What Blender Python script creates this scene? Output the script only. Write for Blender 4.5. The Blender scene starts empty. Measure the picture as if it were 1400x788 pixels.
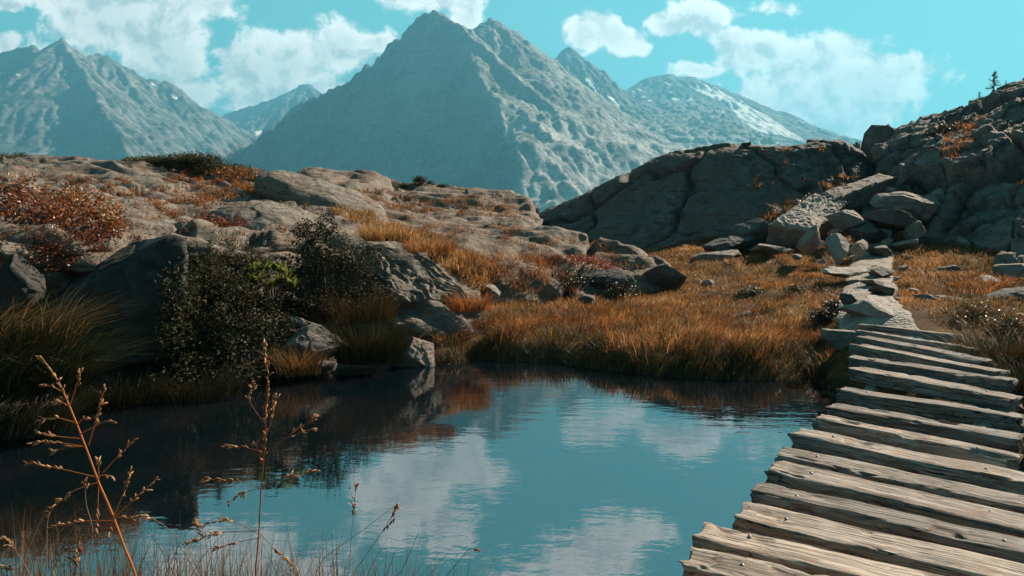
import bpy, bmesh, math, random
import numpy as np
from mathutils import Vector, Matrix

random.seed(7)
RNG = np.random.default_rng(11)
SC = bpy.context.scene
COL = SC.collection
R = math.radians

# ------------------------------------------------------------------ camera
F_PX, CX, CY = 900.0, 700.0, 394.0          # focal length in photo pixels, photo centre
H = 1.85                                    # camera height above the water (m)
PITCH = R(4.67)
cam_d = bpy.data.cameras.new('camera')
cam = bpy.data.objects.new('camera', cam_d)
COL.objects.link(cam)
cam.location = (0, 0, H)
cam.rotation_euler = (R(90) - PITCH, 0, 0)
cam_d.sensor_fit = 'HORIZONTAL'
cam_d.sensor_width = 36.0
cam_d.lens = 36.0 * F_PX / 1400.0
cam_d.clip_start = 0.05
cam_d.clip_end = 30000
SC.camera = cam

# ------------------------------------------------------------------ sun, exposure
SUN_AZ, SUN_EL = R(52), R(35)               # azimuth to the right of the view direction
sd = bpy.data.lights.new('sun', 'SUN')
sun = bpy.data.objects.new('sun', sd)
COL.objects.link(sun)
sd.energy = 5.0
sd.angle = R(0.5)
sd.color = (1.0, 0.84, 0.67)
SDIR = Vector((math.sin(SUN_AZ) * math.cos(SUN_EL), math.cos(SUN_AZ) * math.cos(SUN_EL), math.sin(SUN_EL)))
sun.rotation_euler = SDIR.to_track_quat('Z', 'Y').to_euler()
SC.view_settings.view_transform = 'Standard'
SC.view_settings.look = 'None'
SC.view_settings.gamma = 1.0
SC.view_settings.exposure = 1.35
SC.render.engine = 'CYCLES'
cy = SC.cycles
cy.use_denoising = True
cy.max_bounces = 5
cy.diffuse_bounces = 2
cy.glossy_bounces = 3
cy.transmission_bounces = 3
cy.volume_bounces = 0
cy.transparent_max_bounces = 6
cy.caustics_reflective = False
cy.caustics_refractive = False
cy.sample_clamp_indirect = 4.0


def raydir(px, py):
    c, s = math.cos(PITCH), math.sin(PITCH)
    x, u = (px - CX) / F_PX, -(py - CY) / F_PX
    return np.array([x, c + s * u, -s + c * u])


def at(px, py, Y):
    d = raydir(px, py)
    d = d / d[1] * Y
    return np.array([d[0], Y, H + d[2]])


def on_z(px, py, z):
    d = raydir(px, py)
    t = (z - H) / d[2]
    return np.array([d[0] * t, d[1] * t, z])


def project(P):
    c, s = math.cos(PITCH), math.sin(PITCH)
    z = P[:, 2] - H
    fwd = P[:, 1] * c - z * s
    up = P[:, 1] * s + z * c
    fwd = np.maximum(fwd, 1e-3)
    return CX + F_PX * P[:, 0] / fwd, CY - F_PX * up / fwd


# ------------------------------------------------------------------ node helpers
class NT:
    def __init__(self, tree):
        self.t = tree
        self.n = tree.nodes
        self.l = tree.links

    def new(self, typ, **kw):
        n = self.n.new(typ)
        for k, v in kw.items():
            setattr(n, k, v)
        return n

    def put(self, sock, v):
        if isinstance(v, bpy.types.NodeSocket):
            self.l.new(v, sock)
        elif v is not None:
            sock.default_value = v

    def math(self, op, a, b=None, c=None, clamp=False):
        n = self.new('ShaderNodeMath', operation=op, use_clamp=clamp)
        for i, v in enumerate((a, b, c)):
            self.put(n.inputs[i], v)
        return n.outputs[0]

    def mix(self, fac, a, b, blend='MIX'):
        n = self.new('ShaderNodeMix', data_type='RGBA', blend_type=blend)
        self.put(n.inputs[0], fac)
        for i, v in ((6, a), (7, b)):
            if isinstance(v, tuple) and len(v) == 3:
                v = (*v, 1)
            self.put(n.inputs[i], v)
        return n.outputs[2]

    def noise(self, vec, scale, detail=4, rough=0.55, lac=2.0, dist=0.0, dim='3D'):
        n = self.new('ShaderNodeTexNoise', noise_dimensions=dim)
        if vec is not None:
            self.l.new(vec, n.inputs['Vector'])
        n.inputs['Scale'].default_value = scale
        n.inputs['Detail'].default_value = detail
        n.inputs['Roughness'].default_value = rough
        n.inputs['Lacunarity'].default_value = lac
        n.inputs['Distortion'].default_value = dist
        return n.outputs['Fac']

    def mapping(self, vec, scale=(1, 1, 1), rot=(0, 0, 0), loc=(0, 0, 0)):
        n = self.new('ShaderNodeMapping')
        self.l.new(vec, n.inputs['Vector'])
        n.inputs['Scale'].default_value = scale
        n.inputs['Rotation'].default_value = rot
        n.inputs['Location'].default_value = loc
        return n.outputs[0]

    def step(self, v, lo, hi, a=0.0, b=1.0, smooth=True):
        n = self.new('ShaderNodeMapRange')
        n.interpolation_type = 'SMOOTHSTEP' if smooth else 'LINEAR'
        self.put(n.inputs[0], v)
        for i, x in zip((1, 2, 3, 4), (lo, hi, a, b)):
            n.inputs[i].default_value = x
        return n.outputs[0]


# ------------------------------------------------------------------ world: sky and clouds
def gno(px, py):
    d = raydir(px, py)
    return d[0] / d[1], d[2] / d[1]


world = bpy.data.worlds.new('World')
SC.world = world
world.use_nodes = True
W = NT(world.node_tree)
W.n.clear()
sky = W.new('ShaderNodeTexSky', sky_type='NISHITA')
sky.sun_disc = False
sky.sun_elevation = SUN_EL
sky.sun_rotation = SUN_AZ
sky.altitude = 1800
sky.air_density = 1.2
sky.dust_density = 0.6
sky.ozone_density = 1.0
CLOUDS = [  # photo px of centre, radii px, weight
    (150, 10, 110, 75, 1.0), (215, 50, 80, 60, 1.0), (262, 0, 85, 34, .9), (245, 95, 45, 45, .85), (272, 128, 40, 26, .8),
    (395, 82, 70, 46, 1.0), (335, 98, 46, 42, .95), (462, 62, 52, 38, 1.0), (372, 128, 95, 28, .9), (512, 58, 34, 20, .8), (300, 70, 22, 10, .7),
    (592, -22, 95, 38, 1.0), (540, -75, 80, 60, .95), (634, 18, 24, 40, .8), (600, -110, 55, 45, .8),
    (800, 42, 30, 26, .95), (838, 42, 34, 24, .95), (868, 50, 20, 14, .6),
    (918, 34, 36, 18, .9), (955, 26, 38, 26, 1.0),
    (1030, 78, 62, 32, .95), (1100, 92, 72, 46, 1.0), (1160, 72, 42, 26, .85), (1178, 112, 90, 42, 1.0), (1245, 100, 52, 24, .95),
    (1085, 140, 110, 46, 1.0), (1165, 165, 72, 36, .95), (1228, 190, 40, 20, .8), (1000, 60, 40, 20, .85), (955, 98, 42, 10, .75), (1195, 145, 44, 22, .9),
    (8, 56, 20, 17, .9), (8, 2, 36, 14, .8), (830, -150, 75, 55, .95), (900, -120, 40, 24, .7), (760, -210, 90, 50, .8), (1060, 12, 46, 12, .62),
    (1350, -160, 140, 60, .9), (300, -200, 150, 80, .9), (-150, -60, 150, 70, .9), (-250, 90, 120, 50, .9), (1650, 60, 150, 50, .9), (1600, 180, 150, 40, .9),
]
grp = bpy.data.node_groups.new('cloud_field', 'ShaderNodeTree')
grp.interface.new_socket('Vector', in_out='INPUT', socket_type='NodeSocketVector')
grp.interface.new_socket('Density', in_out='OUTPUT', socket_type='NodeSocketFloat')
grp.interface.new_socket('Relief', in_out='OUTPUT', socket_type='NodeSocketFloat')
G = NT(grp)
gi, go = G.new('NodeGroupInput'), G.new('NodeGroupOutput')
warp = G.new('ShaderNodeTexNoise')
G.l.new(gi.outputs[0], warp.inputs['Vector'])
warp.inputs['Scale'].default_value = 14.0
warp.inputs['Detail'].default_value = 3
wv = G.new('ShaderNodeVectorMath', operation='MULTIPLY_ADD')
G.l.new(warp.outputs['Color'], wv.inputs[0])
wv.inputs[1].default_value = (.05, .04, 0)
wv.inputs[2].default_value = (-.025, -.02, 0)
add = G.new('ShaderNodeVectorMath', operation='ADD')
G.l.new(gi.outputs[0], add.inputs[0])
G.l.new(wv.outputs[0], add.inputs[1])
best = None
for (px, py, rx, ry, wgt) in CLOUDS:
    u, v = gno(px, py)
    ru, rv = rx / F_PX * 1.22, ry / F_PX * 1.22
    m = G.mapping(add.outputs[0], scale=(1 / ru, 1 / rv, 1), loc=(-u / ru, -v / rv, 0))
    ln = G.new('ShaderNodeVectorMath', operation='LENGTH')
    G.l.new(m, ln.inputs[0])
    val = G.math('MULTIPLY_ADD', ln.outputs['Value'], -wgt, wgt)
    if best is None:
        best = val
    else:
        n = G.new('ShaderNodeMath', operation='SMOOTH_MAX')
        G.put(n.inputs[0], best)
        G.put(n.inputs[1], val)
        n.inputs[2].default_value = 0.25
        best = n.outputs[0]
nz1 = G.noise(gi.outputs[0], 17, 8, 0.62, 2.1, 0.3)
nz2 = G.noise(gi.outputs[0], 60, 6, 0.6)
dens = G.math('ADD', best, G.math('MULTIPLY_ADD', nz1, 1.5, -0.80))
dens = G.math('ADD', dens, G.math('MULTIPLY_ADD', nz2, 0.36, -0.18))
G.l.new(dens, go.inputs[0])
of = G.new('ShaderNodeVectorMath', operation='ADD')
G.l.new(gi.outputs[0], of.inputs[0])
of.inputs[1].default_value = (.012, .020, 0)
nz3 = G.noise(of.outputs[0], 17, 6, 0.62, 2.1, 0.3)
G.l.new(G.math('SUBTRACT', nz1, nz3), go.inputs[1])

tc = W.new('ShaderNodeTexCoord')
sep = W.new('ShaderNodeSeparateXYZ')
W.l.new(tc.outputs['Generated'], sep.inputs[0])
yy = W.math('MAXIMUM', sep.outputs[1], 0.05)
com = W.new('ShaderNodeCombineXYZ')
W.put(com.inputs[0], W.math('DIVIDE', sep.outputs[0], yy))
W.put(com.inputs[1], W.math('DIVIDE', sep.outputs[2], yy))


g_ = W.new('ShaderNodeGroup')
g_.node_tree = grp
W.l.new(com.outputs[0], g_.inputs[0])
d0 = g_.outputs[0]
alpha = W.step(d0, 0.0, 0.34)
alpha = W.math('MULTIPLY', alpha, W.step(sep.outputs[1], 0.12, 0.3))
thick = W.math('MULTIPLY', W.step(d0, 0.15, 0.9), 0.5)
lit = W.math('MULTIPLY_ADD', g_.outputs[1], 4.6, 0.84, clamp=True)
lit = W.math('SUBTRACT', lit, thick, clamp=True)
ccol = W.mix(lit, (5.0, 5.5, 5.7), (11.0, 10.7, 10.3))
tint = W.mix(1.0, sky.outputs[0], (0.72, 1.32, 1.02), 'MULTIPLY')
skyc = W.mix(0.75, tint, (1.15, 4.3, 4.65))
elev = sep.outputs[2]
skyc = W.mix(1.0, skyc, W.mix(W.step(elev, .40, .88), (1, 1, 1), (.06, .075, .09)), 'MULTIPLY')
skyc = W.mix(1.0, skyc, W.mix(W.step(sep.outputs[1], .2, -.5), (1, 1, 1), (.14, .155, .17)), 'MULTIPLY')
fin = W.mix(alpha, skyc, ccol)
bg = W.new('ShaderNodeBackground')
bg.inputs['Strength'].default_value = 0.058
W.l.new(fin, bg.inputs['Color'])
wo = W.new('ShaderNodeOutputWorld')
W.l.new(bg.outputs[0], wo.inputs[0])

# ------------------------------------------------------------------ noise in numpy
_pr = np.random.default_rng(3)
PERM = np.concatenate([_pr.permutation(256)] * 3).astype(np.int64)
GR = _pr.normal(size=(256, 3))
GR /= np.linalg.norm(GR, axis=1)[:, None]
JIT = _pr.random((256, 3))
RND = _pr.random(256)


def perlin(p):
    p = np.asarray(p, float)
    i = np.floor(p).astype(np.int64)
    f = p - i
    u = f * f * f * (f * (f * 6 - 15) + 10)
    i &= 255
    out = np.zeros(len(p))
    for dx in (0, 1):
        for dy in (0, 1):
            for dz in (0, 1):
                h = PERM[PERM[PERM[(i[:, 0] + dx) & 255] + ((i[:, 1] + dy) & 255)] + ((i[:, 2] + dz) & 255)]
                g = GR[h]
                dot = g[:, 0] * (f[:, 0] - dx) + g[:, 1] * (f[:, 1] - dy) + g[:, 2] * (f[:, 2] - dz)
                w = (u[:, 0] if dx else 1 - u[:, 0]) * (u[:, 1] if dy else 1 - u[:, 1]) * (u[:, 2] if dz else 1 - u[:, 2])
                out += w * dot
    return out * 1.5


def fbm(p, octv=5, gain=0.5, lac=2.03):
    p = np.asarray(p, float)
    a, s, o = 1.0, 0.0, np.zeros(len(p))
    for k in range(octv):
        o += a * perlin(p + 17.3 * k)
        s += a
        a *= gain
        p = p * lac
    return o / s


def ridged(p, octv=5, gain=0.5, lac=2.07):
    p = np.asarray(p, float)
    a, s, o = 1.0, 0.0, np.zeros(len(p))
    for k in range(octv):
        o += a * (1 - np.abs(perlin(p + 31.7 * k)) * 1.6)
        s += a
        a *= gain
        p = p * lac
    return o / s


def worley(p, seed=0):
    p = np.asarray(p, float) + seed * 13.7
    i = np.floor(p).astype(np.int64)
    f1 = np.full(len(p), 9.0)
    f2 = np.full(len(p), 9.0)
    cid = np.zeros(len(p), np.int64)
    for dx in (-1, 0, 1):
        for dy in (-1, 0, 1):
            for dz in (-1, 0, 1):
                c = i + (dx, dy, dz)
                h = PERM[PERM[PERM[c[:, 0] & 255] + (c[:, 1] & 255)] + (c[:, 2] & 255)]
                q = c + JIT[h]
                d = np.sqrt(((p - q) ** 2).sum(1))
                closer = d < f1
                f2 = np.where(closer, f1, np.minimum(f2, d))
                cid = np.where(closer, h, cid)
                f1 = np.where(closer, d, f1)
    return f1, f2, RND[cid]


def sstep(x, a, b):
    t = np.clip((x - a) / (b - a), 0, 1)
    return t * t * (3 - 2 * t)


# ------------------------------------------------------------------ mesh helpers
def tag(o, label=None, cat=None, group=None, kind=None):
    if label:
        o['label'] = label
    if cat:
        o['category'] = cat
    if group:
        o['group'] = group
    if kind:
        o['kind'] = kind
    return o


def mesh_np(name, verts, faces, mat, parent=None, smooth=True, colors=None, masks=None):
    """verts (N,3); faces = list of int arrays, each (M,k)"""
    me = bpy.data.meshes.new(name)
    verts = np.ascontiguousarray(verts, np.float32)
    if not isinstance(faces, list):
        faces = [faces]
    faces = [np.asarray(f, np.int32) for f in faces if len(f)]
    me.vertices.add(len(verts))
    me.vertices.foreach_set('co', verts.ravel())
    loops = np.concatenate([f.ravel() for f in faces])
    tot = np.concatenate([np.full(len(f), f.shape[1], np.int32) for f in faces])
    start = np.concatenate([[0], np.cumsum(tot)[:-1]]).astype(np.int32)
    me.loops.add(len(loops))
    me.loops.foreach_set('vertex_index', loops)
    me.polygons.add(len(tot))
    me.polygons.foreach_set('loop_start', start)
    me.polygons.foreach_set('loop_total', tot)
    me.polygons.foreach_set('use_smooth', np.full(len(tot), smooth, bool))
    me.update(calc_edges=True)
    if colors is not None:
        a = me.attributes.new('Col', 'FLOAT_COLOR', 'POINT')
        c = np.ones((len(verts), 4), np.float32)
        c[:, :3] = colors
        a.data.foreach_set('color', c.ravel())
    for k, v in (masks or {}).items():
        a = me.attributes.new(k, 'FLOAT', 'POINT')
        a.data.foreach_set('value', np.asarray(v, np.float32))
    me.validate()
    me.materials.append(mat)
    o = bpy.data.objects.new(name, me)
    COL.objects.link(o)
    if parent is not None:
        o.parent = parent
    return o


def empty(name, loc=(0, 0, 0), rz=0.0):
    o = bpy.data.objects.new(name, None)
    COL.objects.link(o)
    o.location = loc
    o.rotation_euler = (0, 0, rz)
    return o


def grid_faces(nu, nv):
    a = np.arange(nu * nv).reshape(nu, nv)
    return np.stack([a[:-1, :-1], a[1:, :-1], a[1:, 1:], a[:-1, 1:]], -1).reshape(-1, 4)


def grid_normals(P):
    du = np.gradient(P, axis=0)
    dv = np.gradient(P, axis=1)
    n = np.cross(du, dv)
    n /= np.linalg.norm(n, axis=2)[..., None] + 1e-9
    return n


def catmull(P, n, axis):
    """resample array P along axis to n samples with a Catmull-Rom spline (mild tension)"""
    P = np.moveaxis(P, axis, 0)
    k = P.shape[0]
    t = np.linspace(0, k - 1, n)
    i = np.minimum(t.astype(int), k - 2)
    f = (t - i)[(...,) + (None,) * (P.ndim - 1)]
    p0, p1, p2, p3 = P[np.maximum(i - 1, 0)], P[i], P[i + 1], P[np.minimum(i + 2, k - 1)]
    m1, m2 = (p2 - p0) * .4, (p3 - p1) * .4
    o = (2 * f ** 3 - 3 * f ** 2 + 1) * p1 + (f ** 3 - 2 * f ** 2 + f) * m1 + (-2 * f ** 3 + 3 * f ** 2) * p2 + (f ** 3 - f ** 2) * m2
    return np.moveaxis(o, 0, axis)


def tube(pts, rad, sides=6):
    pts = np.asarray(pts, float)
    rad = np.broadcast_to(np.asarray(rad, float), (len(pts),))
    t = np.gradient(pts, axis=0)
    t /= np.linalg.norm(t, axis=1)[:, None] + 1e-9
    ref = np.array([0.3, 0.9, 0.2])
    a = np.cross(t, ref)
    a /= np.linalg.norm(a, axis=1)[:, None] + 1e-9
    b = np.cross(t, a)
    ang = np.arange(sides) * 2 * np.pi / sides
    V = pts[:, None] + rad[:, None, None] * (np.cos(ang)[None, :, None] * a[:, None] + np.sin(ang)[None, :, None] * b[:, None])
    n = len(pts)
    idx = np.arange(n * sides).reshape(n, sides)
    nx = np.roll(idx, -1, 1)
    Fq = np.stack([idx[:-1], nx[:-1], nx[1:], idx[1:]], -1).reshape(-1, 4)
    return V.reshape(-1, 3), Fq


class Acc:
    def __init__(self):
        self.v, self.f, self.c, self.n = [], [], [], 0

    def add(self, v, f, col=None):
        self.v.append(np.asarray(v))
        self.f.append(np.asarray(f) + self.n)
        self.n += len(v)
        if col is not None:
            self.c.append(np.broadcast_to(np.asarray(col, float), (len(v), 3)))

    def build(self, name, mat, parent=None, smooth=True):
        by = {}
        for f in self.f:
            by.setdefault(f.shape[1], []).append(f)
        return mesh_np(name, np.concatenate(self.v), [np.concatenate(x) for x in by.values()], mat, parent, smooth,
                       np.concatenate(self.c) if self.c else None)


# ------------------------------------------------------------------ materials
def new_mat(name):
    m = bpy.data.materials.new(name)
    m.use_nodes = True
    t = NT(m.node_tree)
    t.n.clear()
    out = t.new('ShaderNodeOutputMaterial')
    bs = t.new('ShaderNodeBsdfPrincipled')
    t.l.new(bs.outputs[0], out.inputs[0])
    return m, t, bs, out


def bump(t, height, strength, dist, normal=None):
    b = t.new('ShaderNodeBump')
    b.inputs['Strength'].default_value = strength
    b.inputs['Distance'].default_value = dist
    t.put(b.inputs['Height'], height)
    if normal is not None:
        t.l.new(normal, b.inputs['Normal'])
    return b.outputs[0]


def rock_mat(name, dark, light, warm, scale=1.0, rot=(0.2, 0.5, 0.3), strata=1.0, lichen=0.5, soil=0.0, objcoord=False, cracks=.35):
    m, t, bs, out = new_mat(name)
    tc = t.new('ShaderNodeTexCoord')
    geo = t.new('ShaderNodeNewGeometry')
    pos = tc.outputs['Object'] if objcoord else geo.outputs['Position']
    big = t.noise(pos, .55 * scale, 4, .6)
    mid = t.noise(pos, 3.2 * scale, 7, .66, dist=.4)
    fine = t.noise(pos, 28 * scale, 5, .7)
    st = t.mapping(pos, scale=(1.2 * scale, 2.0 * scale, 15 * scale), rot=rot)
    lay = t.noise(st, 1.0, 5, .62, dist=.25)
    c = t.mix(t.step(mid, .33, .68), dark, light)
    c = t.mix(t.step(big, .4, .66, 0, .75), c, warm)
    c = t.mix(t.step(lay, .42, .34, 0, .55 * strata), c, tuple(x * .45 for x in dark))
    c = t.mix(t.math('MULTIPLY', t.step(fine, .5, .8), .35), c, tuple(min(1, x * 1.3) for x in light))
    # pale and dark lichen spots
    vor = t.new('ShaderNodeTexVoronoi')
    t.l.new(pos, vor.inputs['Vector'])
    vor.inputs['Scale'].default_value = 5.5 * scale
    spots = t.math('MULTIPLY', t.step(t.math('ADD', vor.outputs['Distance'], t.math('MULTIPLY', fine, .5)), .52, .42), t.step(mid, .48, .6))
    c = t.mix(t.math('MULTIPLY', spots, lichen), c, (.075, .08, .07))
    li2 = t.math('MULTIPLY', t.step(t.noise(pos, 9 * scale, 4, .7), .57, .66), t.step(big, .56, .42))
    c = t.mix(t.math('MULTIPLY', li2, lichen * .6), c, (.34, .34, .30))
    # cracks
    cw = t.new('ShaderNodeTexVoronoi', feature='DISTANCE_TO_EDGE')
    wv = t.new('ShaderNodeVectorMath', operation='ADD')
    t.l.new(pos, wv.inputs[0])
    nn = t.new('ShaderNodeTexNoise')
    t.l.new(pos, nn.inputs['Vector'])
    nn.inputs['Scale'].default_value = 3.4 * scale
    nn.inputs['Detail'].default_value = 5
    sc2 = t.new('ShaderNodeVectorMath', operation='SCALE')
    t.l.new(nn.outputs['Color'], sc2.inputs[0])
    sc2.inputs['Scale'].default_value = .9 / scale
    t.l.new(sc2.outputs[0], wv.inputs[1])
    cm = t.mapping(wv.outputs[0], scale=(.8 * scale, 1.0 * scale, 2.6 * scale), rot=rot)
    t.l.new(cm, cw.inputs['Vector'])
    cw.inputs['Scale'].default_value = 1.0
    crack = t.step(cw.outputs['Distance'], .0, .022, 1, 0)
    crack = t.math('MULTIPLY', crack, t.math('MULTIPLY', t.step(big, .44, .60), t.step(mid, .40, .55)))
    c = t.mix(t.math('MULTIPLY', crack, cracks * 1.6), c, tuple(x * .25 for x in dark))
    if soil > 0:
        sepn = t.new('ShaderNodeSeparateXYZ')
        t.l.new(geo.outputs['Normal'], sepn.inputs[0])
        sm = t.math('ADD', sepn.outputs[2], t.math('MULTIPLY_ADD', t.noise(pos, 1.1, 6, .65), 1.5, -.75))
        sf = t.math('MULTIPLY', t.step(sm, .95, 1.08), soil)
        c = t.mix(sf, c, t.mix(t.noise(pos, 6, 4), (.06, .032, .014), (.17, .085, .028)))
    t.l.new(c, bs.inputs['Base Color'])
    bs.inputs['Roughness'].default_value = .82
    bs.inputs['Specular IOR Level'].default_value = .3
    h = t.math('ADD', t.math('MULTIPLY', mid, .55), t.math('MULTIPLY', lay, .5 * strata))
    h = t.math('ADD', h, t.math('MULTIPLY', fine, .16))
    h = t.math('SUBTRACT', h, t.math('MULTIPLY', crack, cracks * .7))
    t.l.new(bump(t, h, .9, .13 / scale), bs.inputs['Normal'])
    return m


ROCK_TAN = rock_mat('rock_tan', (.09, .076, .066), (.265, .222, .185), (.21, .165, .125), 1.0, (.25, .15, .5), 1.35, .6, .55, cracks=.6)
ROCK_GREY = rock_mat('rock_grey', (.06, .057, .053), (.20, .185, .168), (.16, .135, .112), .8, (.5, -.6, .2), 1.0, .8, .25, cracks=.15)
ROCK_CLIFF = rock_mat('rock_cliff', (.075, .07, .064), (.25, .225, .20), (.215, .165, .13), .9, (.3, .9, .4), .8, .5, .3)
ROCK_FAR = rock_mat('rock_far', (.095, .075, .062), (.26, .205, .165), (.20, .14, .095), .8, (.2, .2, .6), 1.0, .6, .8)
BOULDER = rock_mat('boulder_rock', (.11, .098, .088), (.27, .24, .21), (.235, .185, .15), 1.6, (.4, .3, .2), .7, .45)
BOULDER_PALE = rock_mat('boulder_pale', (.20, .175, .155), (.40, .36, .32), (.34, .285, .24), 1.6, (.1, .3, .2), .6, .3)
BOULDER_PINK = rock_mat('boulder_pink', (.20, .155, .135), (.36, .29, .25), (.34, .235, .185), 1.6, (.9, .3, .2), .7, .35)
BOULDER_SHADED = rock_mat('boulder_shaded', (.022, .023, .022), (.068, .066, .062), (.055, .047, .04), 1.5, (.4, .8, .2), .6, .4)  # boulder rock darkened: shade on the shore blocks put into the colour
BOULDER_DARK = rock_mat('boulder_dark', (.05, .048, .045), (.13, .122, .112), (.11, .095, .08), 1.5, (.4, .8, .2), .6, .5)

# attribute-coloured leaves and blades: diffuse + translucent, lit by the sun from behind


def leaf_mat(name, transl=.45, gloss=.12, rough=.5):
    m, t, bs, out = new_mat(name)
    at_ = t.new('ShaderNodeAttribute', attribute_name='Col')
    bs.inputs['Roughness'].default_value = rough
    bs.inputs['Specular IOR Level'].default_value = gloss * 2
    t.l.new(at_.outputs['Color'], bs.inputs['Base Color'])
    tr = t.new('ShaderNodeBsdfTranslucent')
    t.l.new(t.mix(1.0, at_.outputs['Color'], (1.15, 1.05, .92), 'MULTIPLY'), tr.inputs['Color'])
    mx = t.new('ShaderNodeMixShader')
    mx.inputs[0].default_value = transl
    t.l.new(bs.outputs[0], mx.inputs[1])
    t.l.new(tr.outputs[0], mx.inputs[2])
    t.l.new(mx.outputs[0], out.inputs[0])
    return m


GRASS = leaf_mat('grass_blades', .5, .1, .55)
LEAF = leaf_mat('leaf_surface', .35, .25, .4)
GLOSSLEAF = leaf_mat('glossy_leaf', .2, .3, .45)
SEDGE = leaf_mat('sedge_blades', .10, .05, .6)
NEEDLE = leaf_mat('needles', .25, .1, .6)
STRAW = leaf_mat('straw', .35, .2, .5)

m_, t_, b_, o_ = new_mat('bark')
p_ = t_.new('ShaderNodeNewGeometry').outputs['Position']
t_.l.new(t_.mix(t_.noise(p_, 30, 4), (.05, .035, .025), (.13, .095, .07)), b_.inputs['Base Color'])
b_.inputs['Roughness'].default_value = .9
BARK = m_

# ground under the grass
m_, t_, b_, o_ = new_mat('soil')
p_ = t_.new('ShaderNodeNewGeometry').outputs['Position']
sx = t_.new('ShaderNodeSeparateXYZ')
t_.l.new(p_, sx.inputs[0])
c_ = t_.mix(t_.step(t_.noise(p_, 2.2, 6, .65), .35, .65), (.055, .030, .012), (.16, .085, .028))
c_ = t_.mix(t_.step(t_.noise(p_, .5, 4), .5, .68, 0, .6), c_, (.13, .10, .045))
c_ = t_.mix(t_.step(sx.outputs[2], .10, -.04), c_, t_.mix(t_.noise(p_, 4, 5), (.022, .020, .016), (.075, .062, .048)))
t_.l.new(c_, b_.inputs['Base Color'])
b_.inputs['Roughness'].default_value = .95
b_.inputs['Specular IOR Level'].default_value = .15
t_.l.new(bump(t_, t_.noise(p_, 14, 6, .7), 1.0, .06), b_.inputs['Normal'])
SOIL = m_

m_, t_, b_, o_ = new_mat('path_gravel')
p_ = t_.new('ShaderNodeNewGeometry').outputs['Position']
vo = t_.new('ShaderNodeTexVoronoi')
t_.l.new(p_, vo.inputs['Vector'])
vo.inputs['Scale'].default_value = 26
c_ = t_.mix(t_.step(t_.noise(p_, 3, 5, .6), .35, .65), (.20, .165, .135), (.36, .315, .27))
c_ = t_.mix(t_.math('MULTIPLY', vo.outputs['Color'], .35), c_, (.42, .39, .36))
t_.l.new(c_, b_.inputs['Base Color'])
b_.inputs['Roughness'].default_value = .95
t_.l.new(bump(t_, t_.math('ADD', vo.outputs['Distance'], t_.noise(p_, 9, 5)), .9, .04), b_.inputs['Normal'])
GRAVEL = m_

# water: dark teal body, mirror surface, small ripples
m_, t_, b_, o_ = new_mat('pond_water')
p_ = t_.new('ShaderNodeNewGeometry').outputs['Position']
bed = t_.noise(p_, 1.6, 6, .62)
c_ = t_.mix(t_.step(bed, .35, .65), (.0012, .006, .008), (.006, .0075, .0095))
t_.l.new(c_, b_.inputs['Base Color'])
b_.inputs['Roughness'].default_value = .015
b_.inputs['IOR'].default_value = 3.4
rp = t_.noise(t_.mapping(p_, scale=(3.2, 7.5, 1), rot=(0, 0, .25)), 1.0, 3, .5)
rp2 = t_.noise(t_.mapping(p_, scale=(14, 30, 1), rot=(0, 0, -.2)), 1.0, 2, .5)
calm = t_.step(t_.noise(p_, .45, 3), .4, .65, .35, 1.0)
hh = t_.math('MULTIPLY', t_.math('ADD', rp, t_.math('MULTIPLY', rp2, .18)), calm)
t_.l.new(bump(t_, hh, .09, .03), b_.inputs['Normal'])
WATER = m_

# weathered timber (object space, X along the plank)
m_, t_, b_, o_ = new_mat('weathered_timber')
tc_ = t_.new('ShaderNodeTexCoord')
oi = t_.new('ShaderNodeObjectInfo')
off = t_.new('ShaderNodeVectorMath', operation='MULTIPLY_ADD')
cmb = t_.new('ShaderNodeCombineXYZ')
for k in range(3):
    t_.l.new(oi.outputs['Random'], cmb.inputs[k])
t_.l.new(cmb.outputs[0], off.inputs[0])
off.inputs[1].default_value = (37, 11, 23)
t_.l.new(tc_.outputs['Object'], off.inputs[2])
p_ = off.outputs[0]
wpn = t_.new('ShaderNodeTexNoise')
t_.l.new(p_, wpn.inputs['Vector'])
wpn.inputs['Scale'].default_value = 3.0
wpa = t_.new('ShaderNodeVectorMath', operation='MULTIPLY_ADD')
t_.l.new(wpn.outputs['Color'], wpa.inputs[0])
wpa.inputs[1].default_value = (.0, .05, .05)
t_.l.new(p_, wpa.inputs[2])
grain = t_.noise(t_.mapping(wpa.outputs[0], scale=(2.2, 70, 70)), 1.0, 6, .65)
grain2 = t_.noise(t_.mapping(wpa.outputs[0], scale=(1.0, 20, 20)), 1.0, 4, .6)
blot = t_.noise(p_, 5, 5, .6)
c_ = t_.mix(t_.step(grain, .36, .62), (.125, .105, .09), (.52, .46, .41))
c_ = t_.mix(t_.step(grain2, .55, .42, 0, .55), c_, (.13, .095, .072))
c_ = t_.mix(t_.step(blot, .52, .72, 0, .5), c_, (.30, .205, .14))
c_ = t_.mix(t_.step(t_.noise(p_, 2.2, 3), .55, .7, 0, .45), c_, (.42, .39, .36))
ck = t_.noise(t_.mapping(wpa.outputs[0], scale=(1.1, 34, 34), loc=(5, 3, 1)), 1.0, 3, .5)
crk = t_.math('MULTIPLY', t_.step(t_.math('ABSOLUTE', t_.math('SUBTRACT', ck, .5)), .014, .003), t_.step(t_.noise(p_, 2.6, 2), .44, .56))
c_ = t_.mix(crk, c_, (.014, .011, .009))
c_ = t_.mix(1.0, c_, t_.mix(oi.outputs['Random'], (.62, .62, .63), (1.12, 1.04, .97)), 'MULTIPLY')
t_.l.new(c_, b_.inputs['Base Color'])
b_.inputs['Roughness'].default_value = .8
b_.inputs['Specular IOR Level'].default_value = .25
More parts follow.
